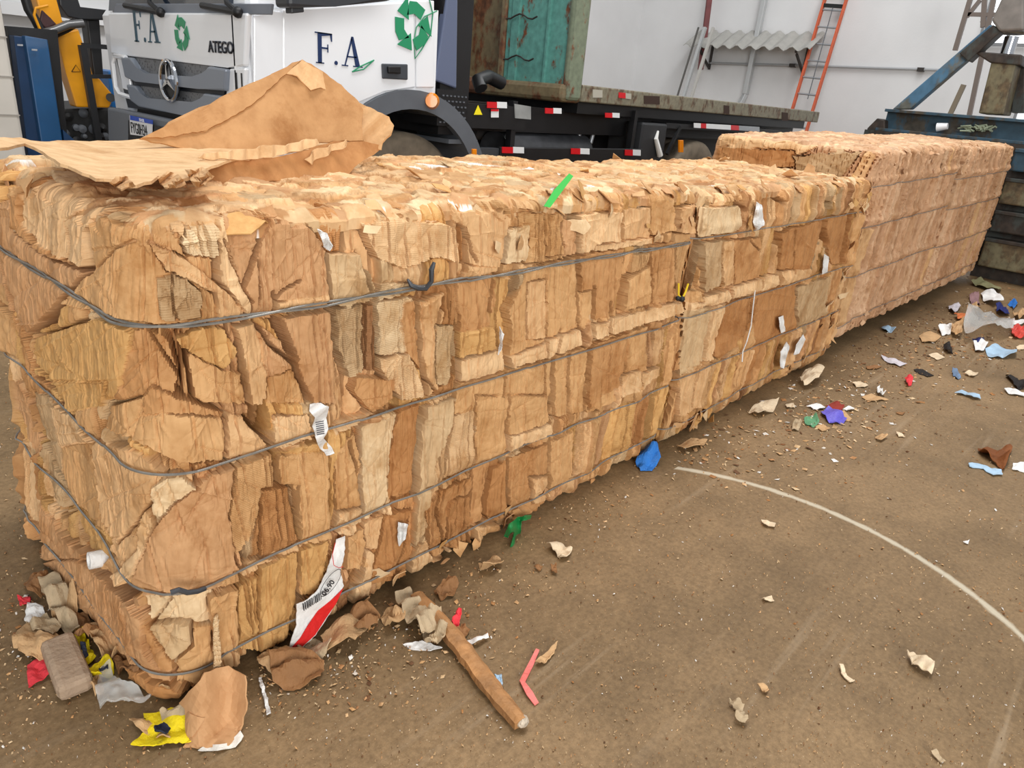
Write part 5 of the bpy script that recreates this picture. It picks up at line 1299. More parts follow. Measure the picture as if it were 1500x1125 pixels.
def ol(px, py, X=12.6): return onX(px, py, X)
def tofloor(a, b_): t = b_.z/(a.z-b_.z); return b_+(b_-a)*t
for (p0, p1) in (((1430, -30), (1399, 74)), ((1462, -30), (1424, 150)), ((1443, -10), (1440, 40))):
    a_, b_ = ol(*p0), ol(*p1)
    MB().beam(a_, b_ if p0[0] != 1462 else tofloor(a_, b_), .06, .06).build('upright', lt, TS)
for (p0, p1) in (((1416, 21), (1462, 22)), ((1436, 0), (1416, 25)), ((1438, 30), (1455, 42))): MB().beam(ol(*p0), ol(*p1), .05, .05).build('brace', lt, TS)
a_, b_ = ol(1412, 124, 12.8), ol(1393, 165, 12.8)
tag(MB().beam(a_, tofloor(a_, b_), .08, .06).build('wooden_batten', mat('batten_grey', srgb(128, 116, 98), rough=.8)), 'weathered batten propped behind the press beam under the blue strut', 'batten')
P_W = paper('scrap_white', srgb(236, 234, 230))
# ------------------------------------------------------------------ big folded sheet lying on the nearest bale
SH = empty('folded_cardboard_sheet', (.95, 1.9, 1.12)); tag(SH, 'large torn cardboard box sheet folded open, lying on top of the nearest bale', 'cardboard sheet')
cA = lambda k, f=1.0: tuple(PAL[k]*f)
def lie(px, py, lift=0.0):
    """on the bale's top, the left end lifting off it"""
    z = 1.175+.035*max(0, (150-px)/150.)+lift
    return onZ(px, py, z)
sheet('flat_panel', [(-30, 204), (30, 205), (60, 211), (120, 210), (200, 207), (232, 207), (290, 222), (400, 214), (488, 208), (486, 216), (400, 228), (330, 240), (300, 252), (285, 262), (262, 268), (232, 262), (222, 270), (190, 276), (165, 267), (140, 266), (110, 252), (88, 244), (62, 226), (36, 214), (0, 221), (-30, 222)],
      lambda u, v: lie(u, v), CARD, SH, thick=.006, cuts=3, jit=3.5, seed=4, col=cA('L', 1.0))
sheet('raised_flap', [(205, 203), (235, 203), (300, 192), (345, 170), (372, 152), (400, 126), (425, 104), (443, 87), (462, 98), (500, 124), (525, 148), (532, 160), (530, 185), (532, 206), (500, 206), (440, 212), (390, 217), (330, 224), (300, 224), (260, 216)],
      lambda u, v: onY(u, v, 2.06+.0011*(215-v)-.00000*u-.09*math.exp(-((u-545)/60)**2)-.0003*(300-u if u < 300 else 0)+.012*math.sin(u*.035+v*.02)), CARD, SH, thick=.006, cuts=4, jit=2.0, seed=5, col=cA('O', .92))
sheet('flap_lip', [(420, 108), (443, 88), (468, 102), (505, 130), (502, 140), (470, 128), (455, 132), (436, 112)],
      lambda u, v: onY(u, v, 2.035+.0011*(215-v)+.006*math.sin(u*.2)), CARD, SH, thick=.004, cuts=2, jit=2.5, seed=6, col=cA('C', 1.0))
sheet('folded_tongue', [(526, 150), (548, 160), (570, 171), (576, 182), (572, 197), (560, 208), (559, 220), (545, 219), (533, 208), (527, 186)],
      lambda u, v: onY(u, v, 2.02-.0014*(u-526)+.0009*(215-v)+.01*math.sin((u+v)*.12)), CARD, SH, thick=.006, cuts=3, jit=2.0, seed=7, col=cA('C', 1.0))
def strip_pt(u, v, k=0):
    yb = 1.765+.125*(u-285)/215.; return onY(u, v, yb+.0011*(262-v)*(1 if k == 0 else .6)+.006*math.sin(u*.09))
sheet('folded_edge', [(284, 238), (300, 232), (345, 232), (400, 231), (440, 222), (470, 212), (490, 206), (534, 207), (560, 213), (556, 220), (528, 238), (512, 254), (498, 258), (440, 262), (380, 266), (300, 274), (288, 268)],
      lambda u, v: strip_pt(u, v), CARD, SH, thick=.006, cuts=3, jit=3.0, seed=8, col=cA('M', 1.02))
sheet('torn_ply', [(286, 232), (300, 226), (350, 220), (400, 214), (462, 205), (466, 212), (440, 222), (400, 231), (345, 236), (305, 236)],
      lambda u, v: strip_pt(u, v, 1)+Vector((0, -.012+.006*math.sin(u*.3), .004)), CARD, SH, thick=.004, cuts=3, jit=5, seed=9, col=cA('L', 1.0))
for k, (pl) in enumerate(([(232, 262), (246, 250), (262, 256), (272, 268), (258, 276), (240, 274)], [(272, 250), (296, 246), (312, 258), (300, 272), (284, 272)], [(440, 232), (462, 216), (500, 203), (506, 208), (480, 222), (450, 240)], [(160, 268), (182, 256), (196, 272), (178, 280)])):
    sheet('torn_ply', pl, lambda u, v, k=k: (lie(u, v, .012+.01*math.sin(u*.21+v*.3)) if k != 2 else strip_pt(u, v)+Vector((0, -.02+.012*math.sin(u*.25), 0))), CARD, SH, thick=.003, cuts=2, jit=4, seed=20+k, col=cA('C', .95))

# ------------------------------------------------------------------ loose tongues of card on the bales
def rim_spots(rng, X0, X1, Y0, H, n, big=1.0, low=.02):
    r = []
    for k in range(n):
        x = rng.uniform(X0+.05, X1-.03); t = rng.random()
        if t < .45: r.append(((x, Y0+rng.uniform(.0, .08), H+rng.uniform(-.02, .015)), (rng.uniform(-.4, .4), rng.uniform(-.9, -.2), 1), big*rng.uniform(.02, .055), rng.uniform(1, 1.8)))
        elif t < .7: r.append(((x, Y0-.02, H-rng.uniform(.03, .16)), (rng.uniform(-.5, .5), -1, rng.uniform(-.3, .5)), big*rng.uniform(.02, .04), rng.uniform(1, 2.2)))
        else: r.append(((x, Y0-.015, low+rng.uniform(0, .08)), (rng.uniform(-.6, .6), -1, rng.uniform(-.8, .3)), big*rng.uniform(.02, .05), rng.uniform(1, 2)))
    return r
rng = random.Random(12)
sp = rim_spots(rng, .65, 2.55, 1.35, 1.12, 46)
for k in range(12): sp.append(((rng.uniform(.6, 2.5), rng.uniform(1.45, 2.3), 1.125+rng.uniform(-.01, .02)), (rng.uniform(-.5, .5), rng.uniform(-.5, .5), 1), rng.uniform(.025, .07), rng.uniform(1, 2)))
for k in range(14): sp.append(((.50-rng.uniform(0, .03), rng.uniform(1.5, 2.3), rng.choice([rng.uniform(.02, .2), rng.uniform(1.0, 1.12)])), (-1, rng.uniform(-.6, .6), rng.uniform(-.5, .6)), rng.uniform(.025, .06), rng.uniform(1, 2)))
add_flaps(A, sp, 31)
sp = rim_spots(rng, 2.6, 4.6, 1.35, 1.10, 60, 1.15)
for k in range(14): sp.append(((rng.uniform(2.6, 4.5), rng.uniform(1.45, 2.3), 1.105+rng.uniform(-.01, .02)), (rng.uniform(-.5, .5), rng.uniform(-.5, .5), 1), rng.uniform(.03, .08), rng.uniform(1, 2)))
for k in range(16): sp.append(((rng.uniform(4.3, 4.6), 1.335, rng.uniform(.1, 1.08)), (rng.uniform(-.8, .8), -1, rng.uniform(-.6, .6)), rng.uniform(.03, .07), rng.uniform(1, 2)))
add_flaps(B, sp, 32)
add_flaps(Cc, rim_spots(rng, 4.7, 6.6, 1.36, 1.27, 34, .8, .12), 33, 'QVU')
add_flaps(Dd, rim_spots(rng, 6.7, 8.6, 1.36, 1.33, 20, .8, .12), 34, 'QVU')
tbm = MB().lathe(onX(138, 820, .42), (-1, .1, .15), [(.015, -.06), (.021, -.06), (.021, .012), (.015, .012), (.015, -.06)], 24)
tbm.build('card_tube_end', P_W, A, smooth=True)
# the corner's big torn foot: brown card with a white underside
sheet('torn_corner_foot', [(262, 1030), (285, 1005), (300, 985), (335, 975), (358, 990), (361, 1030), (352, 1072), (335, 1092), (290, 1097), (268, 1094), (290, 1070), (300, 1052), (280, 1045)],
      lambda u, v: onZ(u, v, max(.006, .11-.0011*(v-985)+.02*math.sin(u*.07))), CARD, A, thick=.004, cuts=3, jit=3, seed=40, col=cA('K', 1.0))
sheet('white_lining', [(334, 1088), (352, 1070), (357, 1078), (344, 1094), (318, 1099), (290, 1099), (300, 1092)], lambda u, v: onZ(u, v, .008+.004*math.sin(u*.2)), paper('lining_white', srgb(232, 228, 218)), A, thick=.002, cuts=2, jit=2, seed=41)
sheet('corrugated_tear', [(313, 905), (318, 903), (322, 960), (321, 1052), (314, 1050), (312, 980)], lambda u, v: onY(u, v, 1.31+.006*math.sin(v*.9)), CARD, A, thick=.006, cuts=3, jit=2.5, seed=42, col=cA('P', 1.05), flute=1)
pw = paper('scrap_white', srgb(236, 234, 230))
# things caught in the bales
FY = 1.325
lab = sheet('printed_wrapper', [(492, 790), (505, 785), (504, 812), (498, 838), (503, 858), (490, 885), (478, 905), (462, 930), (440, 950), (421, 968), (424, 945), (434, 915), (434, 885), (450, 878), (466, 862), (478, 838), (486, 812)], lambda u, v: onY(u, v, FY-.012+.006*math.sin(v*.12)), pw, None, thick=.002, cuts=3, jit=1.5, seed=50)
tag(lab, 'torn white paper wrapper with a red stripe stuck in the near bale', 'wrapper')
sheet('red_stripe', [(503, 862), (492, 885), (478, 905), (462, 930), (440, 950), (421, 968), (422, 955), (440, 935), (452, 915), (466, 895), (485, 880)], lambda u, v: onY(u, v, FY-.017+.006*math.sin(v*.12)), paper('stripe_red', srgb(226, 42, 40)), lab, thick=.0015, cuts=2, seed=51)
bc = MB()
rg = random.Random(5); x = 443
while x < 470:
    w_ = rg.choice([.6, 1.0, 1.5]); y = 884-(x-443)*.62
    bc.prism([onY(x, y, FY-.021), onY(x+w_, y-.4, FY-.021), onY(x+w_+1.5, y+10, FY-.021), onY(x+1.5, y+10.4, FY-.021)], (0, -.001, 0)); x += w_+rg.choice([.8, 1.3])
bc.build('barcode', mat('print_black', srgb(30, 30, 34), rough=.7), lab)
o_ = onY(476, 873, FY-.022); e_ = onY(500, 838, FY-.022)
ux = (e_-o_); ux.y = 0; uz = Vector((-ux.z, 0, ux.x))
text_mesh('printed_code', '06.90', MATS['print_black'], lab, o_, ux, uz, .026, .001, xs=.75, bold=.02)
el = MB(); c_ = (o_+e_)/2+uz.normalized()*.010
el.tube([c_+ux.normalized()*.040*math.cos(t)+uz.normalized()*.021*math.sin(t) for t in [2*math.pi*k/24 for k in range(25)]], .0007, 4); el.build('printed_oval', MATS['print_black'], lab)
ar = MB(); ar.tube([onY(*p, FY-.021) for p in ((491, 795), (487, 812), (489, 828), (496, 832), (503, 830))], .0008, 4); ar.build('printed_ring', MATS['stripe_red'], lab)
s1 = sheet('paper_tag', [(454, 592), (470, 590), (482, 596), (478, 612), (481, 628), (474, 642), (486, 655), (490, 664), (478, 667), (466, 652), (462, 640), (458, 625), (462, 612), (453, 602)], lambda u, v: onY(u, v, FY-.015+.012*math.sin(v*.16+u*.1)), pw, None, thick=.002, cuts=3, jit=2, seed=52)
tag(s1, 'crumpled white printed paper tag hanging below the upper middle of the near bale', 'paper tag')
tx = MB()
for k in range(7): tx.prism([onY(462+k*.4, 618+k*3, FY-.0305), onY(474+k*.2, 616+k*3, FY-.0305), onY(474+k*.2, 617.4+k*3, FY-.0305), onY(462+k*.4, 619.4+k*3, FY-.0305)], (0, -.0008, 0))
tx.build('small_print', mat('print_grey', srgb(90, 90, 96), rough=.7), s1)
def strap(name, pts, Y, m, label, cat, r=.003, group=None):
    o = MB().tube([onY(px, py, Y+dy) for px, py, dy in pts], r, 6).build(name, m, smooth=True); tag(o, label, cat, group); return o
grn = mat('strap_green', srgb(72, 190, 84), rough=.35)
gs = sheet('green_strap', [(797, 302), (806, 304), (840, 258), (834, 254), (812, 278)], lambda u, v: onY(u, v, 1.36-.0008*(v-254)), grn, None, thick=.002, cuts=2, seed=60); tag(gs, 'bright green plastic strap end standing up from the row\'s top edge', 'strap')
g2 = MB()
dg = mat('ribbon_green', srgb(28, 128, 66), rough=.35)
for pts in (((778, 757), (765, 757), (752, 764), (744, 775), (739, 790)), ((760, 758), (756, 775), (748, 795), (746, 806)), ((765, 760), (762, 780), (754, 795))):
    pass
gr_ = sheet('green_ribbon', [(738, 785), (746, 768), (758, 757), (778, 754), (776, 760), (764, 764), (763, 780), (752, 808), (745, 806), (752, 785), (753, 770), (744, 788)], lambda u, v: onY(u, v, 1.29+.012*math.sin(u*.3)+.01*math.sin(v*.25)), dg, None, thick=.0025, cuts=3, jit=1, seed=61)
tag(gr_, 'dark green plastic ribbon dangling from the foot of the near bale', 'ribbon')
yt = MB(); yt.tube([onY(994, 415, 1.32), onY(994, 432, 1.31), onY(999, 438, 1.305), onY(1004, 428, 1.31), onY(1008, 416, 1.32)], .004, 6)
yo = yt.build('twine_knot', mat('twine_yellow', srgb(226, 192, 30), rough=.6), smooth=True); tag(yo, 'yellow twine loop with a black knot where the second wire meets the bale seam', 'twine')
MB().ball(onY(999, 438, 1.30), .012, n=2).ball(onY(993, 437, 1.30), .010, n=2).build('knot', mat('knot_black', srgb(24, 24, 26), rough=.6), yo, smooth=True)
bt = MB(); bt.tube([onY(597, 409, 1.30), onY(602, 418, 1.295), onY(612, 422, 1.29), onY(624, 423, 1.29), onY(632, 412, 1.285), onY(632, 395, 1.28), onY(636, 384, 1.28)], [.003, .006, .007, .006, .006, .007, .004], 7)
tag(bt.build('wire_twist', mat('twist_grey', srgb(72, 74, 78), rough=.5, metal=.5), smooth=True), 'dark grey twisted wire end sticking out of the near bale\'s top wire', 'wire')
k3 = MB(); k3.tube([onY(250, 868, 1.28), onY(262, 864, 1.275), onY(275, 868, 1.272), onY(290, 866, 1.27), onY(300, 862, 1.275)], .006, 7)
tag(k3.build('wire_twist', MATS['twist_grey'], smooth=True), 'short twisted wire tail on the corner of the near bale', 'wire')
st = strap('white_string', [(1106, 425, 0), (1103, 450, -.01), (1100, 478, 0), (1094, 500, -.012), (1088, 515, 0), (1087, 530, -.01)], 1.315, pw, 'frayed white string hanging down the second bale', 'string')
for k, (pl, lb) in enumerate((([(1108, 296), (1116, 300), (1120, 330), (1108, 338), (1103, 325)], 'white paper scrap tucked under the rim of the second bale'),
                      ([(1140, 465), (1147, 462), (1150, 485), (1144, 488)], 'small white paper scrap low on the second bale'),
                      ([(1143, 515), (1152, 500), (1156, 507), (1148, 540), (1143, 538)], 'thin white paper sliver below the small scrap on the second bale'),
                      ([(1166, 505), (1176, 490), (1180, 497), (1170, 518), (1162, 520)], 'curled white paper sliver near the far foot of the second bale'),
                      ([(465, 335), (478, 342), (488, 360), (483, 368), (474, 362), (470, 346)], 'white torn plastic scrap high on the near bale'),
                      ([(732, 478), (738, 490), (735, 512), (729, 520), (733, 500)], 'white curled paper edge in the middle of the near bale'),
                      ([(583, 765), (597, 768), (594, 790), (584, 800), (582, 785)], 'cream torn paper patch low on the near bale'),
                      ([(1207, 372), (1214, 376), (1212, 398), (1204, 402)], 'bluish white plastic scrap in the dark gap at the end of the second bale'))):
    tag(sheet('paper_scrap', pl, lambda u, v, k=k: onY(u, v, 1.315+.008*math.sin(u*.4+k)+.006*math.sin(v*.3)), pw, None, thick=.002, cuts=2, jit=1.5, seed=70+k), lb, 'paper scrap')
# ------------------------------------------------------------------ litter on the floor
def bit(name, poly, hgt, m, label, cat, seed, thick=.003, jit=1.5, base=.004, group=None, cuts=3, freq=.09):
    cx = sum(p[0] for p in poly)/len(poly); cy = sum(p[1] for p in poly)/len(poly)
    wd = max(p[0] for p in poly)-min(p[0] for p in poly)
    def f(u, v):
        s_ = 11.0/max(wd, 12)
        n = float(fbm(np.array([u*.13*s_]), np.array([v*.2*s_]), seed, 3)[0]); c = float(crease(np.array([u*.16*s_+v*.05]), np.array([v*.22*s_]), seed+3)[0])
        q = onZ(u, v, base); q.z += hgt*max(0, .15+.9*n+.55*c); return q
    o = sheet(name, poly, f, m, None, thick=thick, cuts=cuts, jit=jit, seed=seed); tag(o, label, cat, group); return o
P = paper
tan = P('scrap_tan', srgb(196, 158, 114)); tand = P('scrap_brown', srgb(146, 104, 66)); tanl = P('scrap_pale', srgb(222, 200, 168)); redp = P('scrap_red', srgb(222, 62, 70)); yelp = P('scrap_yellow', srgb(240, 214, 30), .45)
pink = P('strap_pink', srgb(232, 120, 112), .5); blu = P('scrap_blue', srgb(50, 120, 200), .4); pblu = P('scrap_pale_blue', srgb(172, 200, 222), .5); vio = P('scrap_violet', srgb(104, 96, 200), .4); blk = P('scrap_black', srgb(34, 28, 26)); gry = P('scrap_grey', srgb(184, 162, 130)); grn2 = P('scrap_green', srgb(96, 150, 110))
plast = bpy.data.materials.new('clear_plastic'); plast.use_nodes = True
_p = plast.node_tree.nodes['Principled BSDF']; _p.inputs['Base Color'].default_value = srgb(246, 246, 242); _p.inputs['Roughness'].default_value = .18; _p.inputs['Transmission Weight'].default_value = .6; _p.inputs['Alpha'].default_value = .62; _p.inputs['IOR'].default_value = 1.2
LIT = [
 ('red_paper', [(41, 975), (80, 963), (83, 985), (62, 1000), (42, 1008)], .02, redp, 'red paper piece flat on the floor at the left foot of the near bale', 'paper scrap'),
 ('red_scrap', [(26, 876), (44, 874), (44, 884), (30, 887)], .02, redp, 'small orange-red scrap on the leftmost litter by the near bale', 'paper scrap'),
 ('white_card', [(40, 884), (62, 892), (76, 918), (60, 923), (38, 917)], .03, pw, 'white card piece in the litter left of the near bale', 'card'),
 ('torn_cardboard', [(20, 936), (45, 920), (72, 926), (90, 940), (74, 955), (50, 962), (24, 962)], .05, tan, 'curled tan cardboard scrap in front of the white card piece', 'cardboard scrap'),
 ('torn_cardboard', [(35, 858), (68, 838), (74, 862), (60, 880), (44, 880)], .06, tand, 'brown torn cardboard scrap at the back of the left litter', 'cardboard scrap'),
 ('torn_cardboard', [(60, 868), (90, 862), (112, 905), (120, 932), (96, 930), (74, 905)], .08, gry, 'grey brown crumpled card pressed against the near bale\'s left foot', 'cardboard scrap'),
 ('yellow_wrapper', [(107, 938), (123, 928), (141, 970), (124, 978), (114, 958)], .05, yelp, 'yellow and black printed wrapper beside the short cardboard tube', 'wrapper'),
 ('yellow_wrapper', [(129, 988), (158, 969), (168, 980), (166, 992), (134, 1003)], .05, yelp, 'yellow printed wrapper just behind the clear plastic bag', 'wrapper'),
 ('torn_cardboard', [(132, 1000), (150, 992), (152, 1015), (140, 1024)], .05, tan, 'small tan card strip between the yellow wrapper and the clear bag', 'cardboard scrap'),
 ('yellow_wrapper', [(192, 1095), (212, 1072), (210, 1046), (252, 1043), (268, 1050), (290, 1062), (281, 1090), (245, 1094), (225, 1098)], .03, yelp, 'large flat yellow wrapper with a black print in front of the near corner', 'wrapper'),
 ('torn_cardboard', [(189, 1056), (212, 1053), (238, 1066), (250, 1088), (226, 1084), (200, 1070)], .06, tan, 'crumpled tan card lying on the large yellow wrapper', 'cardboard scrap'),
 ('torn_cardboard', [(235, 1052), (262, 1045), (284, 1046), (280, 1060), (256, 1068), (240, 1066)], .05, gry, 'greyish rolled card at the back of the large yellow wrapper', 'cardboard scrap'),
 ('white_strip', [(379, 994), (383, 993), (397, 1047), (391, 1049)], .01, pw, 'thin white plastic strip right of the near bale\'s corner', 'strip'),
 ('torn_cardboard', [(395, 985), (440, 962), (475, 975), (470, 1000), (430, 1012), (400, 1010)], .07, tand, 'brown shredded cardboard under the printed wrapper of the near bale', 'cardboard scrap'),
 ('torn_cardboard', [(470, 940), (510, 918), (540, 930), (520, 955), (480, 962)], .07, tan, 'bent tan card sticking out at the bale\'s foot left of the wooden stick', 'cardboard scrap'),
 ('torn_cardboard', [(578, 885), (600, 876), (622, 905), (640, 935), (618, 948), (595, 925)], .09, gry, 'grey layered card curling at the upper end of the wooden stick', 'cardboard scrap'),
 ('torn_cardboard', [(616, 915), (645, 908), (655, 935), (648, 953), (622, 950)], .08, gry, 'crumpled greyish card ball beside the upper end of the stick', 'cardboard scrap'),
 ('white_strip', [(590, 944), (618, 940), (648, 950), (630, 953), (600, 950)], .02, pw, 'white paper strip under the crumpled greyish card', 'strip'),
 ('white_strip', [(676, 944), (700, 938), (714, 931), (716, 936), (700, 946), (680, 948)], .03, pw, 'curved white paper strip right of the wooden stick', 'strip'),
 ('red_scrap', [(660, 922), (668, 904), (675, 906), (672, 922), (665, 928)], .04, redp, 'small crimson plastic scrap beside the wooden stick', 'plastic scrap'),
 ('card_chip', [(676, 915), (688, 925), (680, 938), (668, 928)], .03, tand, 'dark brown chip between the crimson scrap and the curved white strip', 'chip'),
 ('card_chip', [(784, 972), (802, 955), (816, 944), (812, 958), (800, 972), (790, 976)], .03, tan, 'tan curled chip touching the top of the pink strap', 'chip'),
 ('plastic_chip', [(724, 992), (735, 990), (736, 1006), (728, 1003)], .01, pblu, 'small pale blue plastic chip beside the lower half of the stick', 'chip'),
 ('plastic_bag', [(930, 680), (938, 668), (956, 666), (966, 678), (955, 690), (938, 690)], .07, blu, 'crumpled bright blue plastic bag at the foot of the second bale', 'bag'),
 ('paper_scrap', [(800, 802), (815, 797), (828, 802), (838, 806), (834, 818), (822, 822), (812, 812)], .04, tanl, 'crumpled white and brown paper on the open floor below the green ribbon', 'paper scrap'),
 ('card_chip', [(782, 830), (795, 832), (790, 838)], .02, tand, 'dark chip below the foot of the row left of the crumpled paper', 'chip'),
 ('card_chip', [(806, 832), (814, 830), (816, 842), (808, 840)], .02, tand, 'dark upright chip just under the crumpled white and brown paper', 'chip'),
 ('paper_scrap', [(1066, 1030), (1090, 1034), (1088, 1046), (1095, 1058), (1090, 1064), (1074, 1058), (1078, 1042)], .03, gry, 'grey torn paper at the bottom of the photo right of centre', 'paper scrap'),
 ('card_chip', [(1108, 1006), (1118, 1004), (1126, 1012), (1120, 1018)], .01, tan, 'pinkish tan chip above right of the grey torn paper', 'chip'),
 ('paper_scrap', [(1326, 958), (1345, 966), (1366, 978), (1362, 992), (1345, 984), (1330, 972)], .03, tanl, 'pale crumpled paper with yellow bits on the lower right floor', 'paper scrap'),
 ('card_chip', [(1228, 976), (1234, 976), (1240, 990), (1252, 998), (1244, 1000), (1232, 988)], .01, tanl, 'thin pale sliver left of the pale crumpled paper', 'chip'),
 ('card_chip', [(1114, 763), (1136, 768), (1134, 774), (1118, 770)], .01, tanl, 'pale flat chip above the painted arc\'s left end', 'chip'),
 ('card_chip', [(1115, 876), (1130, 874), (1134, 880), (1120, 881)], .01, tanl, 'small cream chip in the middle of the open floor', 'chip'),
 ('card_chip', [(1362, 1102), (1370, 1100), (1384, 1116), (1378, 1118)], .01, gry, 'grey green flat chip near the bottom right of the photo', 'chip'),
 ('card_chip', [(1410, 795), (1420, 791), (1418, 797)], .01, pw, 'white sliver just above the painted arc', 'chip'),
 # right hand litter (from the second bale's foot to the press)
 ('card_chip', [(1150, 594), (1162, 592), (1164, 598), (1152, 598)], .01, tanl, 'small pale chip at the left of the coloured litter patch', 'chip'),
 ('green_packet', [(1178, 612), (1194, 608), (1200, 618), (1192, 626), (1180, 622)], .04, grn2, 'dull green packet in the coloured litter patch', 'packet'),
 ('violet_wrapper', [(1201, 606), (1212, 600), (1222, 606), (1240, 615), (1234, 622), (1214, 620)], .04, vio, 'violet blue shiny wrapper in the coloured litter patch', 'wrapper'),
 ('paper_scrap', [(1160, 622), (1166, 616), (1174, 620), (1170, 631), (1160, 630)], .03, gry, 'grey folded paper left of the dull green packet', 'paper scrap'),
 ('red_scrap', [(1208, 598), (1222, 592), (1236, 598), (1232, 604), (1214, 604)], .03, P('scrap_maroon', srgb(140, 48, 36)), 'maroon brown scraps just above the violet wrapper', 'paper scrap'),
 ('torn_cardboard', [(1222, 605), (1236, 603), (1248, 613), (1244, 617), (1230, 613)], .02, tan, 'tan card tongue overlapping the violet wrapper\'s right end', 'cardboard scrap'),
 ('paper_scrap', [(1234, 601), (1246, 596), (1251, 600), (1246, 604)], .02, pw, 'white curl right of the maroon scraps', 'paper scrap'),
 ('torn_cardboard', [(1194, 625), (1206, 622), (1216, 629), (1204, 632)], .02, tan, 'tan chip below the dull green packet', 'cardboard scrap'),
 ('paper_scrap', [(1181, 596), (1196, 593), (1210, 598), (1196, 601)], .02, pw, 'white torn paper left of the maroon scraps', 'paper scrap'),
 ('torn_cardboard', [(1248, 562), (1258, 559), (1272, 565), (1266, 568), (1254, 567)], .02, tanl, 'pale curved card strip above the coloured litter patch', 'cardboard scrap'),
 ('torn_cardboard', [(1262, 582), (1276, 578), (1288, 582), (1302, 586), (1280, 588), (1268, 586)], .02, tan, 'flat tan card scrap under the white twist of paper', 'cardboard scrap'),
 ('paper_twist', [(1283, 572), (1288, 568), (1295, 580), (1286, 580)], .05, pw, 'white paper twist standing on the flat tan card scrap', 'paper scrap'),
 ('red_plastic', [(1324, 557), (1330, 553), (1336, 557), (1335, 565), (1326, 566)], .04, redp, 'small red plastic cap on the right floor', 'cap'),
 ('torn_cardboard', [(1268, 538), (1280, 536), (1292, 537), (1284, 541), (1270, 541)], .01, tand, 'brown sliver left of the long white envelope', 'cardboard scrap'),
 ('paper_scrap', [(1290, 522), (1302, 524), (1318, 530), (1328, 534), (1318, 537), (1300, 532)], .02, P('scrap_lilac', srgb(206, 200, 206)), 'long lilac white paper curl on the right floor', 'paper scrap'),
 ('paper_scrap', [(1394, 541), (1402, 544), (1408, 553), (1404, 556), (1396, 551)], .03, P('scrap_blue_grey', srgb(110, 130, 156)), 'blue grey crumpled paper on the right floor', 'paper scrap'),
 ('torn_cardboard', [(1412, 549), (1422, 545), (1432, 548), (1425, 553)], .02, tanl, 'cream card crumple right of the blue grey paper', 'cardboard scrap'),
 ('paper_scrap', [(1398, 576), (1408, 573), (1420, 578), (1434, 580), (1436, 586), (1424, 585), (1410, 579)], .02, pblu, 'white and pale blue rumpled wrapper below the blue grey paper', 'wrapper'),
 ('black_scrap', [(1472, 552), (1480, 549), (1492, 558), (1500, 560), (1500, 570), (1490, 572), (1482, 562)], .05, blk, 'black torn foam lump at the right edge', 'scrap'),
 ('white_card', [(1470, 571), (1482, 570), (1500, 576), (1500, 582), (1476, 577)], .01, pw, 'white card under the black torn lump', 'card'),
 ('leather_scrap', [(1431, 660), (1446, 655), (1462, 661), (1478, 652), (1482, 658), (1474, 676), (1470, 690), (1452, 678), (1436, 668)], .09, P('scrap_leather', srgb(128, 74, 34)), 'brown folded leathery card piece on the right floor', 'cardboard scrap'),
 ('white_strip', [(1418, 680), (1424, 678), (1446, 684), (1466, 690), (1468, 697), (1454, 697), (1440, 687), (1420, 684)], .02, pblu, 'white and blue plastic strip below the brown leathery piece', 'strip'),
 ('white_card', [(1484, 678), (1500, 677), (1500, 692), (1482, 688)], .01, pw, 'white card at the right edge beside the brown leathery piece', 'card'),
 ('card_chip', [(1282, 640), (1292, 636), (1300, 641), (1290, 647), (1283, 645)], .02, tan, 'orange tan chip right of the violet wrapper', 'chip'),
 ('card_chip', [(1312, 634), (1320, 636), (1326, 641), (1316, 640)], .01, tanl, 'cream chip right of the orange tan chip', 'chip'),
 ('card_chip', [(1312, 605), (1326, 604), (1322, 608)], .01, tand, 'dark brown chip right of the violet wrapper', 'chip'),
 ('torn_cardboard', [(1338, 542), (1352, 542), (1368, 550), (1358, 552), (1344, 546)], .02, blk, 'dark strip of rubber above the red plastic cap', 'scrap'),
 # heap by the press
 ('plastic_bag', [(1408, 480), (1412, 465), (1430, 458), (1452, 456), (1464, 466), (1480, 466), (1480, 492), (1464, 496), (1440, 500), (1410, 500)], .17, plast, 'large crumpled translucent plastic bag in the heap by the press', 'bag'),
 ('red_bag', [(1480, 482), (1500, 480), (1500, 498), (1482, 496)], .10, P('bag_red', srgb(220, 82, 70), .4), 'red plastic bag right of the large translucent bag', 'bag'),
 ('torn_cardboard', [(1392, 480), (1408, 476), (1406, 496), (1394, 494)], .08, tan, 'tan card block left of the large translucent bag', 'cardboard scrap'),
 ('paper_scrap', [(1372, 484), (1380, 476), (1394, 476), (1392, 490), (1380, 492)], .06, pw, 'white printed paper left of the tan card block', 'paper scrap'),
 ('paper_scrap', [(1290, 482), (1300, 479), (1312, 482), (1306, 487), (1294, 486)], .03, pblu, 'pale blue film in the shade under the tall bales', 'film'),
 ('torn_cardboard', [(1346, 492), (1362, 486), (1378, 494), (1370, 502), (1350, 502)], .03, tan, 'tan crumpled scraps below the white printed paper', 'cardboard scrap'),
 ('torn_cardboard', [(1360, 520), (1372, 518), (1384, 524), (1372, 528)], .02, tanl, 'cream torn card in front of the dark wedge', 'cardboard scrap'),
 ('black_scrap', [(1380, 510), (1388, 508), (1396, 518), (1386, 518)], .05, blk, 'dark wedge of rubber left of the big bag\'s shadow', 'scrap'),
 ('paper_scrap', [(1424, 504), (1436, 498), (1446, 506), (1440, 516), (1428, 516)], .04, pw, 'white carton scrap in front of the translucent bag', 'paper scrap'),
 ('blue_bottle_label', [(1424, 497), (1438, 497), (1442, 503), (1430, 504)], .04, P('scrap_navy', srgb(36, 44, 104)), 'navy label stuck to the white carton scrap', 'label'),
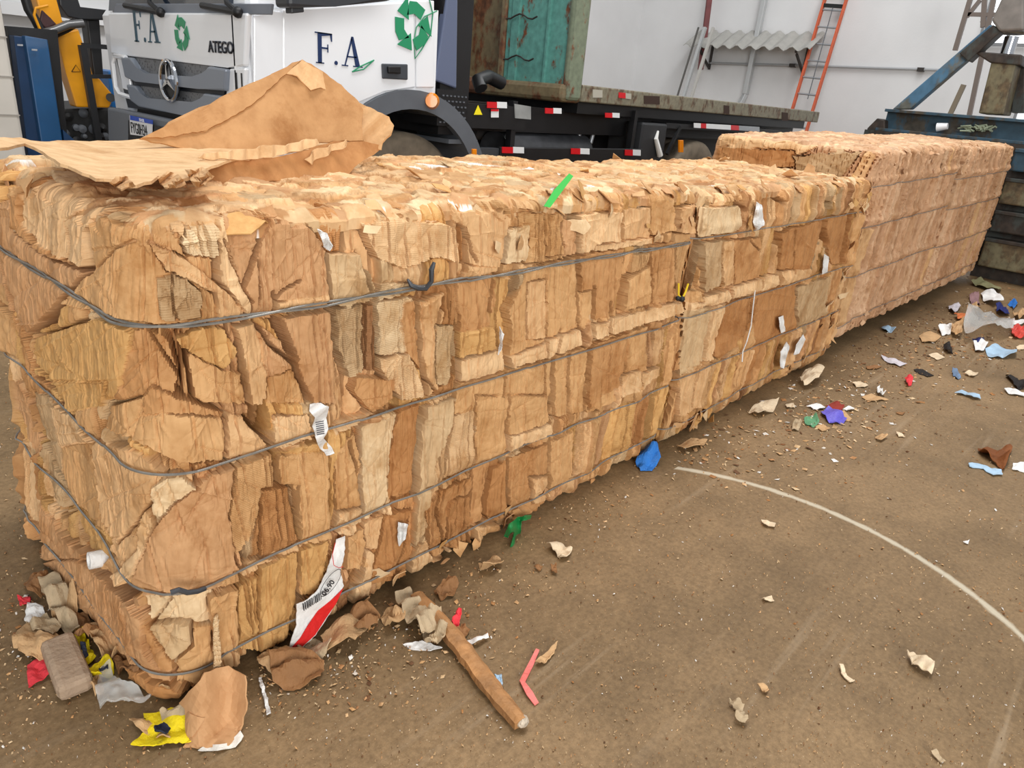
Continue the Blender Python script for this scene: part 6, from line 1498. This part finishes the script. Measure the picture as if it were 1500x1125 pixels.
 ('crumpled_film', [(1442, 514), (1456, 508), (1474, 512), (1488, 516), (1486, 524), (1468, 526), (1450, 525)], .05, pblu, 'crumpled white and blue film right of the white carton scrap', 'film'),
 ('torn_cardboard', [(1488, 509), (1500, 507), (1500, 512), (1490, 512)], .02, tanl, 'pale card at the right edge beside the crumpled film', 'cardboard scrap'),
 ('paper_scrap', [(1436, 432), (1448, 428), (1462, 438), (1468, 446), (1452, 450), (1440, 442)], .08, pw, 'white crumpled paper at the top of the heap by the press', 'paper scrap'),
 ('foil_scrap', [(1420, 418), (1436, 408), (1444, 414), (1466, 424), (1460, 432), (1440, 424)], .10, P('scrap_khaki', srgb(150, 146, 108)), 'khaki shredded film at the far end of the heap', 'film'),
 ('torn_cardboard', [(1418, 436), (1430, 432), (1436, 446), (1424, 452)], .08, P('scrap_mauve', srgb(150, 116, 118)), 'mauve card left of the white crumpled paper in the heap', 'cardboard scrap'),
 ('blue_scrap', [(1476, 446), (1484, 440), (1490, 446), (1484, 454)], .05, blu, 'small sky blue scrap in the heap by the press', 'plastic scrap'),
 ('torn_cardboard', [(1416, 448), (1428, 446), (1430, 460), (1418, 462)], .07, tan, 'brown carton flap behind the translucent bag', 'cardboard scrap'),
 ('navy_scrap', [(1456, 452), (1474, 450), (1478, 462), (1462, 464)], .08, P('scrap_navy', None), 'navy plastic piece behind the translucent bag', 'plastic scrap'),
 ('paper_scrap', [(1388, 450), (1398, 446), (1406, 452), (1400, 460), (1390, 458)], .05, P('scrap_lilac', None), 'lilac white scrap in the shade left of the heap', 'paper scrap'),
 ('orange_scrap', [(1396, 464), (1408, 461), (1414, 468), (1402, 472)], .05, P('scrap_orange', srgb(210, 120, 70)), 'dull orange scrap left of the brown carton flap', 'plastic scrap'),
 ('torn_cardboard', [(1484, 458), (1500, 456), (1500, 468), (1486, 468)], .08, tan, 'tan crumpled card above the red plastic bag', 'cardboard scrap'),
 ('white_card', [(1482, 470), (1500, 468), (1500, 476), (1484, 476)], .05, pw, 'white card edge between the tan card and the red bag', 'card'),
]
for k, (nm, poly, h_, m, lb, ct) in enumerate(LIT): bit(nm, poly, h_, m, lb, ct, 100+k*7)
MORE = [
 ([(72, 888), (96, 872), (118, 900), (100, 925), (80, 915)], .10, tan, 'folded tan card leaning on the bale above the white card piece'),
 ([(98, 915), (126, 900), (150, 935), (134, 955), (112, 945)], .09, tand, 'brown crushed card behind the yellow and black wrapper'),
 ([(128, 935), (150, 925), (180, 962), (176, 980), (150, 968)], .08, tan, 'tan crushed card between the bale foot and the yellow wrapper'),
 ([(160, 962), (186, 952), (214, 992), (206, 1012), (178, 996)], .08, tand, 'dark brown crushed card behind the clear plastic bag'),
 ([(205, 1000), (228, 990), (262, 1018), (250, 1036), (222, 1026)], .09, tan, 'tan crushed card right of the clear plastic bag'),
 ([(28, 945), (60, 940), (84, 952), (92, 968), (66, 975), (30, 968)], .05, tan, 'pale brown card curl in front of the curled tan scrap'),
 ([(40, 915), (70, 905), (92, 925), (80, 940), (50, 936)], .06, gry, 'greyish card fold just behind the curled tan scrap'),
 ([(376, 968), (402, 955), (430, 962), (428, 980), (398, 990), (380, 985)], .07, tan, 'tan shredded card right of the torn corner foot'),
 ([(432, 950), (462, 938), (486, 952), (478, 968), (450, 974)], .06, gry, 'greyish shredded card under the tip of the printed wrapper'),
 ([(505, 925), (530, 905), (556, 912), (552, 930), (524, 940)], .07, tand, 'dark brown bent card under the bale left of the stick'),
 ([(556, 905), (580, 890), (596, 900), (592, 922), (570, 928)], .07, tan, 'tan bent card touching the grey layered card at the stick'),
 ([(636, 868), (656, 852), (672, 858), (664, 874), (646, 880)], .06, tand, 'frayed brown card tip right of the stick\'s upper end'),
 ([(700, 832), (722, 818), (738, 826), (726, 840), (706, 842)], .05, tan, 'frayed tan card tip left of the green ribbon'),
 ([(990, 655), (1012, 642), (1036, 646), (1024, 660), (1000, 664)], .05, tan, 'small tan card heap right of the blue bag'),
 ([(1096, 606), (1120, 590), (1140, 588), (1132, 604), (1108, 612)], .06, tanl, 'pale crumpled card at the foot of the second bale near its far end'),
 ([(1168, 560), (1190, 545), (1204, 552), (1196, 566), (1176, 570)], .07, tanl, 'pale crumpled card in the shade of the gap between second and third bale'),
]
for k, (poly, h_, m, lb) in enumerate(MORE): bit('torn_cardboard', poly, h_, m, lb, 'cardboard scrap', 900+k*5)
for k, (poly, lb) in enumerate((([(226, 1066), (240, 1060), (250, 1066), (243, 1078), (230, 1078)], 'large flat yellow'), ([(118, 945), (124, 942), (130, 960), (124, 966)], 'yellow and black'), ([(146, 980), (156, 975), (160, 984), (150, 988)], 'small yellow'))):
    bit('printed_patch', poly, .02, P('print_patch', srgb(40, 44, 60)), 'dark printed patch on the %s wrapper by the near bale\'s left foot' % lb, 'print', 960+k, base=.03)

bit('clear_plastic_bag', [(140, 1012), (150, 990), (164, 983), (168, 1003), (182, 1018), (205, 1020), (225, 1026), (212, 1038), (196, 1042), (176, 1050), (150, 1052)], .07, plast, 'crumpled clear plastic bag in front of the near bale\'s left foot', 'bag', 9, thick=.0015, cuts=4, freq=.14)
# short flattened tube of grey card
a_ = onZ(84, 940, .03); b_ = onZ(112, 1010, .03)
tb = MB().beam(a_, b_, .075, .05, bevel=.015).build('cardboard_tube', P('tube_grey', srgb(172, 148, 124))); tag(tb, 'short squared greyish cardboard tube between the red paper and the yellow wrapper', 'tube')
# pink strap with one sharp bend
ps = sheet('pink_strap', [(785, 951), (790, 953), (781, 976), (769, 1000), (780, 1014), (789, 1030), (783, 1034), (771, 1018), (761, 998), (771, 978)], lambda u, v: onZ(u, v, .006+.004*math.sin(v*.12)), pink, None, thick=.003, cuts=3, seed=3); tag(ps, 'pink plastic strap bent to a V on the floor right of the wooden stick', 'strap')
# wooden stick with a broken pale end
a_ = onZ(610, 872, .035); b_ = onZ(766, 1058, .022); d_ = (b_-a_); L_ = d_.length; d_.normalize(); sd = Vector((0, 0, 1)).cross(d_)
st = bmesh.new(); rings = []; rg = random.Random(2)
wood = mat('stick_wood', srgb(178, 128, 78), rough=.7, noise=.4, nscale=18, bump=.6, bscale=50)
for k in range(26):
    t = k/25; w_ = .019+.006*math.sin(t*3.1)+rg.uniform(-.0015, .0015); hh = .013+.002*math.sin(t*7)
    c = a_+d_*L_*t+sd*(.006*math.sin(t*5)); r = []
    for (x, y) in ((-1, -.8), (-.9, .6), (-.3, 1), (.5, .9), (1, .3), (.9, -.9)):
        r.append(st.verts.new(c+sd*w_*(x+rg.uniform(-.07, .07))+Vector((0, 0, hh*(y+rg.uniform(-.1, .1))))))
    rings.append(r)
for k in range(25):
    for j in range(6): st.faces.new((rings[k][j], rings[k][(j+1) % 6], rings[k+1][(j+1) % 6], rings[k+1][j]))
st.faces.new(rings[0]); st.faces.new(rings[-1][::-1]); bmesh.ops.recalc_face_normals(st, faces=st.faces)
me = bpy.data.meshes.new('wooden_stick'); st.to_mesh(me); st.free()
so_ = link('wooden_stick', me, wood); tag(so_, 'broken wooden stick lying on the floor, running out from under the near bale', 'stick')
MB().ball(b_-d_*.004, .017, (1.05, 1.0, .75), 2).build('broken_tip', mat('tip_pale', srgb(206, 190, 168), rough=.9, noise=.4, nscale=60, bump=1, bscale=120), so_)

# grit: nobody could count it
rg = np.random.RandomState(4); vs = []; fs = []; cs = []
def grit(px, py, s):
    p = onZ(px, py, .002); 
    if p.y > 1.33 and .55 < p.x < 8.7 and p.y < 2.3: return
    a = rg.uniform(0, 6.28); e = rg.uniform(.25, 1); k0 = len(vs); zz = rg.uniform(.001, .006)
    for q in range(4):
        t = a+q*math.pi/2+rg.uniform(-.3, .3); r = s*(1 if q % 2 == 0 else e)
        vs.append((p.x+r*math.cos(t), p.y+r*math.sin(t), .0015+(zz if q in (0, 1) else 0)))
    vs.append((p.x, p.y, .003+zz)); 
    for q in range(4): fs.append((k0+q, k0+(q+1) % 4, k0+4))
    c = PAL[rg.choice(list('TLPPKCMBDNW' if px < 1240 or py > 540 else 'TPKBDDDDDBBMW'))]*rg.uniform(.7, 1.0)  # crumbs near the press get darker colours, standing in for shade there
    cs.extend([(c[0], c[1], c[2], 1)]*5)
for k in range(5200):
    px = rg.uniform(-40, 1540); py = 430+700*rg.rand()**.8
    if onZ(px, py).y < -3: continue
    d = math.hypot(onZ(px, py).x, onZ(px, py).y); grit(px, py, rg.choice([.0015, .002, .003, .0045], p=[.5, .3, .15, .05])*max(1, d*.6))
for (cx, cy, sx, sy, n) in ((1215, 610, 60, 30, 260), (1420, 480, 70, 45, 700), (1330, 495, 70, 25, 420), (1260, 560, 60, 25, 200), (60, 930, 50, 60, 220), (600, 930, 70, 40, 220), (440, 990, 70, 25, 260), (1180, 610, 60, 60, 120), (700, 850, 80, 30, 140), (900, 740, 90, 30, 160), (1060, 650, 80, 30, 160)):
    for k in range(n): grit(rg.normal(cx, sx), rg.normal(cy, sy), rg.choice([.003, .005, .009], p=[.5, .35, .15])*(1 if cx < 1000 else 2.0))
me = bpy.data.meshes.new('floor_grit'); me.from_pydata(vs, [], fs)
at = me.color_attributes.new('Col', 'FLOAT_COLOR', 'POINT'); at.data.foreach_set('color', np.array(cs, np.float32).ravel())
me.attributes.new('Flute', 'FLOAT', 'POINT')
tag(link('floor_grit', me, CARD), 'fine cardboard crumbs and grit scattered over the concrete floor, toned dark as shade near the press', 'grit', kind='stuff')
